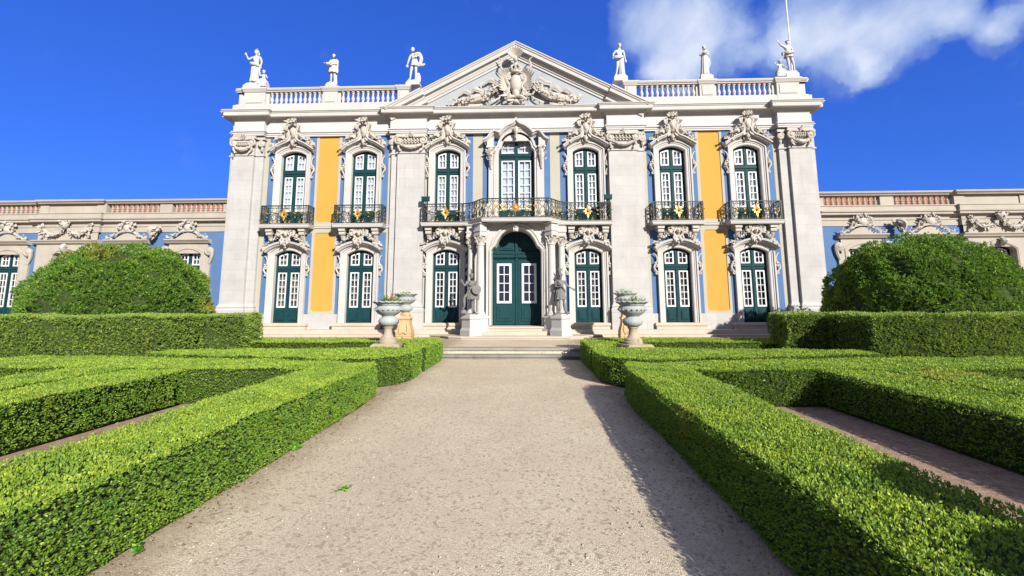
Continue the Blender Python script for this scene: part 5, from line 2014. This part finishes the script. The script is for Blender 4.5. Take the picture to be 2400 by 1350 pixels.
def leaf_quads(P, A, Ls, wid, m, spread, t0, t1):
    """m leaves per sprig around axis A; returns verts, tints"""
    n = len(P)
    P = np.repeat(P, m, 0)
    A = np.repeat(A, m, 0)
    Ls = np.repeat(Ls, m) * rng.uniform(.7, 1.25, n * m)
    tn = np.repeat(rng.uniform(0, 1, n), m) * .55 + rng.uniform(0, 1, n * m) * .45
    d = unit(A + rng.normal(0, spread, (n * m, 3)))
    off = rng.uniform(0, 1, (n * m, 1)) * Ls[:, None] * .9
    P = P + A * off * .8
    w = unit(np.cross(d, rng.normal(0, 1, (n * m, 3))))
    L_ = Ls[:, None]
    mid = P + d * L_ * .5
    v = np.stack([P, mid + w * L_ * wid, P + d * L_, mid - w * L_ * wid], 1).reshape(-1, 3)
    return v, np.repeat(t0 + (t1 - t0) * tn, 4)


def inside(poly, x, y):
    c = np.zeros(len(x), bool)
    n = len(poly)
    for i in range(n):
        x0, y0 = poly[i]
        x1, y1 = poly[(i + 1) % n]
        k = (y0 > y) != (y1 > y)
        with np.errstate(divide='ignore', invalid='ignore'):
            xi = (x1 - x0) * (y - y0) / (y1 - y0 + 1e-12) + x0
        c ^= k & (x < xi)
    return c


def offset_poly(poly, d):
    n = len(poly)
    out = []
    for i in range(n):
        p0, p1, p2 = np.array(poly[i - 1]), np.array(poly[i]), np.array(poly[(i + 1) % n])
        a, b_ = (p1 - p0) / np.linalg.norm(p1 - p0), (p2 - p1) / np.linalg.norm(p2 - p1)
        n1, n2 = np.array([-a[1], a[0]]), np.array([-b_[1], b_[0]])
        nn = (n1 + n2) / max(1e-6, np.linalg.norm(n1 + n2))
        out.append(tuple(p1 + nn * d / max(.5, nn @ n1)))
    return out


def area2(poly):
    return sum(poly[i][0] * poly[(i + 1) % len(poly)][1] - poly[(i + 1) % len(poly)][0] * poly[i][1] for i in range(len(poly))) / 2


def und(x, y, k):
    return k * (np.sin(2.1 * x + 1.3 * y) + .8 * np.sin(4.7 * x - 3.1 * y + 1) + .6 * np.sin(9.3 * y + 7.1 * x + 2)) / 2.4


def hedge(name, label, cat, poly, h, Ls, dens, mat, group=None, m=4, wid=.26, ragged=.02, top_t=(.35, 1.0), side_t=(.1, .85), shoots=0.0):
    if area2(poly) < 0:
        poly = poly[::-1]
    xs = [p[0] for p in poly]
    ys = [p[1] for p in poly]
    # top
    nb = int((max(xs) - min(xs)) * (max(ys) - min(ys)) * dens / m)
    x, y = rng.uniform(min(xs), max(xs), nb), rng.uniform(min(ys), max(ys), nb)
    k = inside(poly, x, y)
    x, y = x[k], y[k]
    beh = rng.uniform(0, 1, len(x)) < np.where(y < -19.0, .35, 1.0)
    x, y = x[beh], y[beh]
    P = np.stack([x, y, h - Ls * .75 + und(x, y, ragged) + rng.normal(0, .006, len(x))], 1)
    A = unit(np.stack([rng.normal(0, .28, len(x)), rng.normal(0, .28, len(x)), np.ones(len(x))], 1))
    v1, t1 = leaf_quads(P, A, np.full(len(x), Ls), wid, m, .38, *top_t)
    # sides
    SP, SA = [], []
    for i in range(len(poly)):
        a, b_ = np.array(poly[i]), np.array(poly[(i + 1) % len(poly)])
        e = b_ - a
        ln = np.linalg.norm(e)
        nrm = np.array([e[1], -e[0]]) / ln
        mid = (a + b_) / 2
        see = nrm @ (CAM[:2] - mid) > 0
        n_ = int(ln * h * dens / m * (1.0 if see else .45))
        t = rng.uniform(0, 1, n_)
        z = rng.uniform(.015, h - .01, n_)
        px, py = a[0] + e[0] * t, a[1] + e[1] * t
        keep = rng.uniform(0, 1, n_) < np.where(py < -19.0, .4, 1.0)
        px, py, z = px[keep], py[keep], z[keep]
        w = und(px + z * 2.3, py + z * 1.9, ragged * 1.3) - Ls * .7 - np.maximum(0, .05 - z) * .9 - np.maximum(0, z - h + .05) * .6
        SP.append(np.stack([px + nrm[0] * w, py + nrm[1] * w, z], 1))
        SA.append(np.stack([np.full(len(px), nrm[0]), np.full(len(px), nrm[1]), np.full(len(px), .45)], 1))
    P, A = np.concatenate(SP), unit(np.concatenate(SA) + rng.normal(0, .25, (sum(len(s) for s in SP), 3)))
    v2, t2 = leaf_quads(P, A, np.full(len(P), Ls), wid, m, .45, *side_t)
    vs, ts = [v1, v2], [t1, t2]
    if shoots:
        ns = int(abs(area2(poly)) * shoots)
        x, y = rng.uniform(min(xs), max(xs), ns * 2), rng.uniform(min(ys), max(ys), ns * 2)
        k = inside(poly, x, y)
        x, y = x[k][:ns], y[k][:ns]
        hh = rng.uniform(.03, .09, len(x))
        for q in range(5):
            P = np.stack([x, y, h - .02 + hh * q / 4], 1)
            A = unit(np.stack([rng.normal(0, .7, len(x)), rng.normal(0, .7, len(x)), np.ones(len(x))], 1))
            v, t = leaf_quads(P, A, np.full(len(x), Ls), wid, 3, .5, .3, .9)
            vs.append(v)
            ts.append(t)
    V = np.concatenate(vs)
    T = np.concatenate(ts)
    Q = np.arange(len(V), dtype=np.int32).reshape(-1, 4)
    mi = np.zeros(len(Q), np.int32)
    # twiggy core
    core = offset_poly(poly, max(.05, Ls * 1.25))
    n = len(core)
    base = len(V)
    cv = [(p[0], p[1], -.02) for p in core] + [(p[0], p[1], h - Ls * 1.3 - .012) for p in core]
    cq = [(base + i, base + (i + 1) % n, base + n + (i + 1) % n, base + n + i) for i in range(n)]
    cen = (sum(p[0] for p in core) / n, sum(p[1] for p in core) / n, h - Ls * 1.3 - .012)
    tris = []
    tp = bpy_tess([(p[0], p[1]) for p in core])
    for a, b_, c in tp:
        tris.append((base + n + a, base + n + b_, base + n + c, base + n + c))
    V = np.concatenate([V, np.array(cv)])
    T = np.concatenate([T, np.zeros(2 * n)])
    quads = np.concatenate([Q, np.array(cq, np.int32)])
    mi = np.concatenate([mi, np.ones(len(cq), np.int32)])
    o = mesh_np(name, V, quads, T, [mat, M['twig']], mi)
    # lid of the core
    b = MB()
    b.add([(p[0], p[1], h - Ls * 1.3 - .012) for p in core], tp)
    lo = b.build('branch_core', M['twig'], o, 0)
    tag(o, label, cat, group)
    return o


def bpy_tess(pts):
    from mathutils.geometry import tessellate_polygon
    return [tuple(t) for t in tessellate_polygon([[Vector((p[0], p[1], 0)) for p in pts]])]


def both(pts, s):
    return [(s * x, y) for x, y in pts]


HG = 'low clipped box hedges of the parterre'
side = {-1: 'left', 1: 'right'}
for s in (-1, 1):
    sd = side[s]
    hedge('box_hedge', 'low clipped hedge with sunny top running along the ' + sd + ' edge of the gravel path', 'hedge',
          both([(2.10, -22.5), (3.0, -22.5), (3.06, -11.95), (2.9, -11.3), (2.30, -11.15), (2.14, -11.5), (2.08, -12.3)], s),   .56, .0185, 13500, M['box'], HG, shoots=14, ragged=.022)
    hedge('box_hedge', 'low clipped hedge crossing behind the brown bed on the ' + sd + ' side', 'hedge',
          both([(2.85, -12.12), (9.8, -11.9), (9.8, -10.2), (6.0, -10.62), (2.85, -11.12)], s), .555, .026, 6500, M['box'], HG, shoots=4)
    hedge('box_hedge', 'low hedge bordering the far side of the brown soil bed on the ' + sd, 'hedge',
          both([(5.22, -21.5), (6.06, -21.5), (6.06, -12.06), (5.12, -12.06)], s), .535, .024, 7500, M['box'], HG, shoots=6)
    hedge('box_hedge', 'outermost low hedge at the ' + sd + ' frame edge, a groove parting it from its neighbour', 'hedge',
          both([(6.16, -20.5), (7.25, -20.5), (7.25, -12.04), (6.16, -12.04)], s), .545, .027, 5200, M['box'], HG, shoots=4)
    hedge('box_hedge', 'low round-ended hedge in front of the ' + sd + ' urn', 'hedge',
          both([(1.93, -9.0), (1.95, -9.75), (2.12, -10.28), (2.45, -10.62), (3.1, -10.72), (6.0, -10.15), (7.7, -9.75), (7.7, -9.0), (5.0, -8.78), (3.2, -8.5), (2.3, -8.48), (2.02, -8.6)], s), .56, .028, 5600, M['box'], HG, shoots=5)
    hedge('box_hedge', 'low hedge behind the front ' + sd + ' urn, wrapping round it beside the steps', 'hedge',
          both([(1.95, -8.42), (2.5, -8.38), (2.62, -7.4), (3.0, -6.72), (4.2, -6.85), (7.6, -7.0), (7.6, -5.62), (4.2, -5.64), (2.15, -5.66), (1.94, -6.2)], s), .56, .031, 4600, M['box'], HG, shoots=11)
    hedge('tall_hedge', 'tall clipped hedge wall in front of the ' + sd + ' dome bush', 'hedge',
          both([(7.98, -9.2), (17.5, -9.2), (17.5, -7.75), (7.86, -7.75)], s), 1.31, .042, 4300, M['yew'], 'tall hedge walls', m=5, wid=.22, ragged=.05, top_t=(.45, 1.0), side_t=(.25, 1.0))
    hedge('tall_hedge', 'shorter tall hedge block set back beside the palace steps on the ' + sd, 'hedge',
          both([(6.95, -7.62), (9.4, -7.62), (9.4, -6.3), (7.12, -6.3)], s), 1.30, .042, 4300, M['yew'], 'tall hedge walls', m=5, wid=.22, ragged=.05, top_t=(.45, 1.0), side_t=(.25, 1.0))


def dome(cx, cy, r, h, mat, label):
    nS = 24000
    u = rng.uniform(0, 1, nS)
    a = rng.uniform(0, 2 * PI, nS)
    t = np.arcsin(np.clip(-.28 + 1.28 * u, -1, 1))
    zc = 1.05
    ex = .86
    ct, st = np.sign(np.cos(t)) * np.abs(np.cos(t)) ** ex, np.sign(np.sin(t)) * np.abs(np.sin(t)) ** ex
    d = np.stack([ct * np.cos(a), ct * np.sin(a), st], 1)
    lump = .075 * (np.sin(5 * a + 3 * t) + np.sin(9 * a - 7 * t + 1) + .8 * np.sin(17 * a + 13 * t)) / 2 + .05 * np.sin(11 * t + 2 * np.sin(3 * a))
    R = 1 + lump * .5
    P = np.stack([cx + d[:, 0] * r * R, cy + d[:, 1] * r * R, zc + d[:, 2] * (h - zc) * R], 1)
    Nn = unit(d)
    k = rng.uniform(0, 1, nS) < np.where((Nn * (CAM - P)).sum(1) > -.15 * np.linalg.norm(CAM - P, axis=1), 1.0, .3)
    P, Nn = P[k], Nn[k]
    q = P * np.array([1.0, 1.0, 1.25])
    cl = np.zeros(len(P))
    for f, am, ph in ((2.3, 1.0, .3), (4.1, .8, 1.7), (7.3, .6, 4.1)):
        cl += am * np.sin(f * q[:, 0] + ph + 1.3 * np.sin(f * .7 * q[:, 2])) * np.sin(f * q[:, 1] + 2 * ph) * np.cos(f * q[:, 2] + ph + np.sin(f * .6 * q[:, 0]))
    keep = rng.uniform(0, 1, len(P)) < np.clip(1.15 + 1.3 * cl, .35, 1)
    P, Nn, cl = P[keep], Nn[keep], cl[keep]
    P = P + Nn * (np.clip(cl, -.9, .6)[:, None] * .09 - rng.uniform(.02, .14, (len(P), 1)))
    A = unit(Nn + rng.normal(0, .35, P.shape) + np.array([0, 0, .35]))
    V, T = leaf_quads(P, A, rng.uniform(.045, .085, len(P)), .15, 9, .45, .0, 1.0)
    Q = np.arange(len(V), dtype=np.int32).reshape(-1, 4)
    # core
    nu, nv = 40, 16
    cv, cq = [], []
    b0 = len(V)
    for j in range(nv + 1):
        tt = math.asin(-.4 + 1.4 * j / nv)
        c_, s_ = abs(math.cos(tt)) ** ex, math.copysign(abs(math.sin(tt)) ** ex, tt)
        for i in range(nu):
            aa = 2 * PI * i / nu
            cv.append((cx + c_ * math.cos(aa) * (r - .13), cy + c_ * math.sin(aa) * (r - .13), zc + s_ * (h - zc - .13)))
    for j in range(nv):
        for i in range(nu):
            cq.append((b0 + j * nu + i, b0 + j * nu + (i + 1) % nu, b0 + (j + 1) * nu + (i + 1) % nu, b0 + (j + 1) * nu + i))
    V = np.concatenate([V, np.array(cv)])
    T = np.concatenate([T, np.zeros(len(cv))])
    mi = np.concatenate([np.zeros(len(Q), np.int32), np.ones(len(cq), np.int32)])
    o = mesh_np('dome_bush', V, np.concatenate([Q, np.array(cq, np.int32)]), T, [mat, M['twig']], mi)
    tag(o, label, 'bush', 'big dome-shaped topiary bushes')


dome(-12.45, -4.95, 2.42, 3.42, M['domey'], 'big clipped dome bush with yellowing leaves on its crown')
dome(12.35, -4.95, 2.50, 3.50, M['dome'], 'big clipped dome bush of even deep green')

# small plants sprouting by the path
sprig_plant('seedling', (-2.04, -16.71, 0), 5, .08, .04, 'bright green seedling with round leaves at the foot of the left path hedge', None, None, 'plant', .045)
sprig_plant('weed', (-2.10, -14.49, 0), 6, .08, .06, 'small bright weed at the hedge foot farther along the left path edge', None, None, 'plant', .05)
sprig_plant('weed_tuft', (-1.12, -15.58, 0), 8, .018, .07, 'tiny flat weed growing alone in the gravel path', None, None, 'plant', .025)

# ------------------------------------------------------------------ ground
def sheet(name, pts, z, mat):
    b = MB()
    b.add([(x, y, z) for x, y in pts], [tuple(range(len(pts)))])
    return tag(b.build(name, mat, None, 0), kind='structure')


sheet('ground', [(-400, -400), (400, -400), (400, 600), (-400, 600)], -.02, M['soil'])
b = MB()
nx, ny = 30, 110
vs = []
for j in range(ny + 1):
    for i in range(nx + 1):
        x, y = -2.55 + 5.1 * i / nx, -24 + 18.2 * j / ny
        vs.append((x, y, .006 * math.sin(3 * x + 1.7 * y) * math.sin(1.3 * y) + .004 * math.sin(8 * x + 5 * y)))
b.add(vs, [(j * (nx + 1) + i, j * (nx + 1) + i + 1, (j + 1) * (nx + 1) + i + 1, (j + 1) * (nx + 1) + i) for j in range(ny) for i in range(nx)])
tag(b.build('path', M['gravel'], None, 60), kind='structure')
b = MB()
b.box(-30, 30, -5.55, .3, -.05, TZ)
tag(b.build('terrace', M['gravel'], None, 0), kind='structure')
b = MB()
ed = [(-2.7, -5.5), (2.7, -5.5)]
b.sweep_xy([(-2.7, -5.45), (2.7, -5.45)], [(.02, -.05), (.02, .17), (.10, .19), (.12, .23), (.10, .265), (.05, TZ + .006), (-.32, TZ + .006)])
b.sweep_xy([(-2.7, -5.45), (2.7, -5.45)], [(.50, -.05), (.50, .05), (.54, .06), (.55, .09), (.52, .12), (.0, .125)])
tag(b.build('terrace_steps', M['oldstone'], None, 25), kind='structure')

def litter():
    V, F_q, T = [], [], []
    n = 1500
    sgn = np.where(rng.uniform(0, 1, n) < .5, -1, 1)
    x = sgn * (2.16 - np.abs(rng.normal(0, .16, n)))
    y = rng.uniform(-18.5, -9, n)
    P = np.stack([x, y, np.full(n, .012)], 1)
    A = unit(np.stack([rng.normal(0, 1, n), rng.normal(0, 1, n), rng.uniform(.0, .25, n)], 1))
    V, T = leaf_quads(P, A, rng.uniform(.014, .03, n), .3, 1, .1, 0, 1)
    Q = np.arange(len(V), dtype=np.int32).reshape(-1, 4)
    o = mesh_np('fallen_leaves', V, Q, T, [M['litter']], np.zeros(len(Q), np.int32))
    tag(o, kind='stuff')
    n = 1500
    b = MB()
    for _ in range(n):
        d = abs(random.gauss(0, 1))
        px, py = random.uniform(-2.1, 2.1), -18.2 + 6.5 * min(1, d * .45)
        r = random.uniform(.0035, .009)
        b.rbox(px, py, r, r * random.uniform(.6, 1), 0, r * random.uniform(.7, 1.2), random.uniform(0, 3), random.uniform(.4, .8))
    tag(b.build('loose_gravel', M['grit'], None, 0), kind='stuff')


M['litter'] = leaf_mat('dry_leaf_litter', (.10, .06, .03), (.20, .13, .06), (.30, .22, .10))
M['grit'] = plain_mat('grit', (.34, .29, .22), .9, .5, 22)
litter()

# ------------------------------------------------------------------ camera
cam = bpy.data.cameras.new('camera')
co = bpy.data.objects.new('camera', cam)
COL.objects.link(co)
F_, PYc = 1123.4, 550.0
yaw, pitch, roll = (math.radians(v) for v in (2.11, 8.03, -.17))
fw = Vector((-math.sin(yaw) * math.cos(pitch), math.cos(yaw) * math.cos(pitch), math.sin(pitch)))
rt = Vector((math.cos(yaw), math.sin(yaw), 0))
up = rt.cross(fw)
r2 = rt * math.cos(roll) + up * math.sin(roll)
u2 = up * math.cos(roll) - rt * math.sin(roll)
mt = Matrix((r2, u2, -fw)).transposed().to_4x4()
mt.translation = Vector(CAM)
co.matrix_world = mt
cam.sensor_width = 36
cam.lens = F_ / 2400 * 36
cam.shift_y = -(675 - PYc) / 2400
cam.clip_start = .05
cam.clip_end = 3000
SC.camera = co

# ------------------------------------------------------------------ light and sky
sd_ = Vector((-.60, 1.0, -.55)).normalized()
sl = bpy.data.lights.new('sun', 'SUN')
sl.energy = 5.0
sl.angle = math.radians(.5)
sl.color = (1.0, .955, .885)
so = bpy.data.objects.new('sun', sl)
so.rotation_euler = sd_.to_track_quat('-Z', 'Y').to_euler()
so.location = (20, -20, 25)
COL.objects.link(so)

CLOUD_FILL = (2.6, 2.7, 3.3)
SKY_G, SKY_S, SKY_M = .6, 1.2, (.33, .74, 2.2)
w = bpy.data.worlds.new('World')
SC.world = w
w.use_nodes = True
nt = w.node_tree
nt.nodes.clear()
out = nt.nodes.new('ShaderNodeOutputWorld')
bg = nt.nodes.new('ShaderNodeBackground')
sky = nt.nodes.new('ShaderNodeTexSky')
sky.sky_type = 'NISHITA'
sky.sun_disc = False
sky.sun_elevation = math.asin(-sd_.z)
sky.sun_rotation = math.atan2(-sd_.x, -sd_.y)
sky.altitude = 300
sky.air_density = 1.0
sky.dust_density = .3
sky.ozone_density = 4.0
gm = nt.nodes.new('ShaderNodeGamma')
gm.inputs[1].default_value = SKY_G
L(nt, sky.outputs[0], gm.inputs[0])
hs = nt.nodes.new('ShaderNodeHueSaturation')
hs.inputs['Saturation'].default_value = SKY_S
L(nt, gm.outputs[0], hs.inputs['Color'])
skyc = mixc(nt, 1.0, hs.outputs[0], SKY_M, 'MULTIPLY')
tc = nt.nodes.new('ShaderNodeTexCoord')
D = tc.outputs['Generated']
CLOUDS = [(0.211, 0.828, 0.52, 0.059), (0.263, 0.841, 0.472, 0.075), (0.308, 0.807, 0.504, 0.084), (0.347, 0.819, 0.457, 0.054), (0.296, 0.856, 0.424, 0.056), (0.245, 0.868, 0.431, 0.036), (0.448, 0.77, 0.454, 0.061), (0.494, 0.74, 0.457, 0.083), (0.545, 0.721, 0.429, 0.08), (0.522, 0.756, 0.395, 0.059), (0.537, 0.758, 0.37, 0.028), (0.587, 0.681, 0.438, 0.064), (0.437, 0.795, 0.421, 0.044), (0.62, 0.667, 0.414, 0.037), (0.659, 0.649, 0.382, 0.033), (0.671, 0.631, 0.389, 0.035), (0.684, 0.655, 0.321, 0.015), (0.604, 0.712, 0.359, 0.016), (0.383, 0.822, 0.421, 0.031)]
warp = N(nt, 'ShaderNodeTexNoise')
warp.inputs['Scale'].default_value = 9
warp.inputs['Detail'].default_value = 7
warp.inputs['Roughness'].default_value = .6
L(nt, D, warp.inputs['Vector'])
wv = N(nt, 'ShaderNodeVectorMath', operation='SUBTRACT')
L(nt, warp.outputs['Color'], wv.inputs[0])
wv.inputs[1].default_value = (.5, .5, .5)
ws = N(nt, 'ShaderNodeVectorMath', operation='SCALE')
L(nt, wv.outputs[0], ws.inputs[0])
ws.inputs['Scale'].default_value = .085
wd = N(nt, 'ShaderNodeVectorMath', operation='ADD')
L(nt, D, wd.inputs[0])
L(nt, ws.outputs[0], wd.inputs[1])
acc = None
for (x, y, z, r) in [c for c in CLOUDS if c[3] > .02]:
    ds = N(nt, 'ShaderNodeVectorMath', operation='DISTANCE')
    L(nt, wd.outputs[0], ds.inputs[0])
    ds.inputs[1].default_value = (x, y, z)
    v = math_(nt, 'SUBTRACT', 1.0, math_(nt, 'DIVIDE', ds.outputs['Value'], r * 1.25))
    v = math_(nt, 'MAXIMUM', v, 0.0)
    acc = v if acc is None else math_(nt, 'ADD', acc, v)
fb = noise(nt, D, 14, 8, .6)
dens = math_(nt, 'ADD', acc, math_(nt, 'MULTIPLY', math_(nt, 'SUBTRACT', fb, .5), .55))
alpha = ramp(nt, dens, [(.04, (0, 0, 0)), (.28, (.42, .42, .42)), (.75, (.93, .93, .93))], 'EASE')
shade = noise(nt, D, 5.5, 5, .55, .4)
lit = math_(nt, 'ADD', math_(nt, 'MULTIPLY', acc, .45), math_(nt, 'MULTIPLY', math_(nt, 'SUBTRACT', shade, .5), 1.6))
ccol = ramp(nt, lit, [(.05, (1.0, 1.75, 4.4)), (.42, (2.5, 3.35, 5.6)), (.85, (5.2, 5.7, 6.8))])
# unseen broken cloud added as neutral fill light, overhead and behind the viewer
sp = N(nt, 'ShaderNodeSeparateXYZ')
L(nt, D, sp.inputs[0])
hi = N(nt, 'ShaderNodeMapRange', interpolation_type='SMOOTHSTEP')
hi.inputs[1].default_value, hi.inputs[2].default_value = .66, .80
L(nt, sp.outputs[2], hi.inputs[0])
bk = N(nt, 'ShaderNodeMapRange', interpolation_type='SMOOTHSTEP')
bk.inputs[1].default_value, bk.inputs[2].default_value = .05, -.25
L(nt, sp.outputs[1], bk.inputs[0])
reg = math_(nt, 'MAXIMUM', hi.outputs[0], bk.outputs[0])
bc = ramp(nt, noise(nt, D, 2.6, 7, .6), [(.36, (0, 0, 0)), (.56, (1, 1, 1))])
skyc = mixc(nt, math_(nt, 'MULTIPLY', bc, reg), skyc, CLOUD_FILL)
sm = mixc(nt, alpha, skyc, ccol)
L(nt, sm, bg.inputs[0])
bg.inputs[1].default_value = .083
L(nt, bg.outputs[0], out.inputs[0])

SC.view_settings.view_transform = 'Standard'
SC.view_settings.look = 'None'
SC.view_settings.exposure = .84
SC.view_settings.gamma = 1.0
SC.cycles.max_bounces = 6
SC.cycles.diffuse_bounces = 3
SC.cycles.glossy_bounces = 3
SC.cycles.transmission_bounces = 4
SC.cycles.transparent_max_bounces = 8
SC.cycles.use_denoising = True
SC.cycles.sample_clamp_indirect = 6
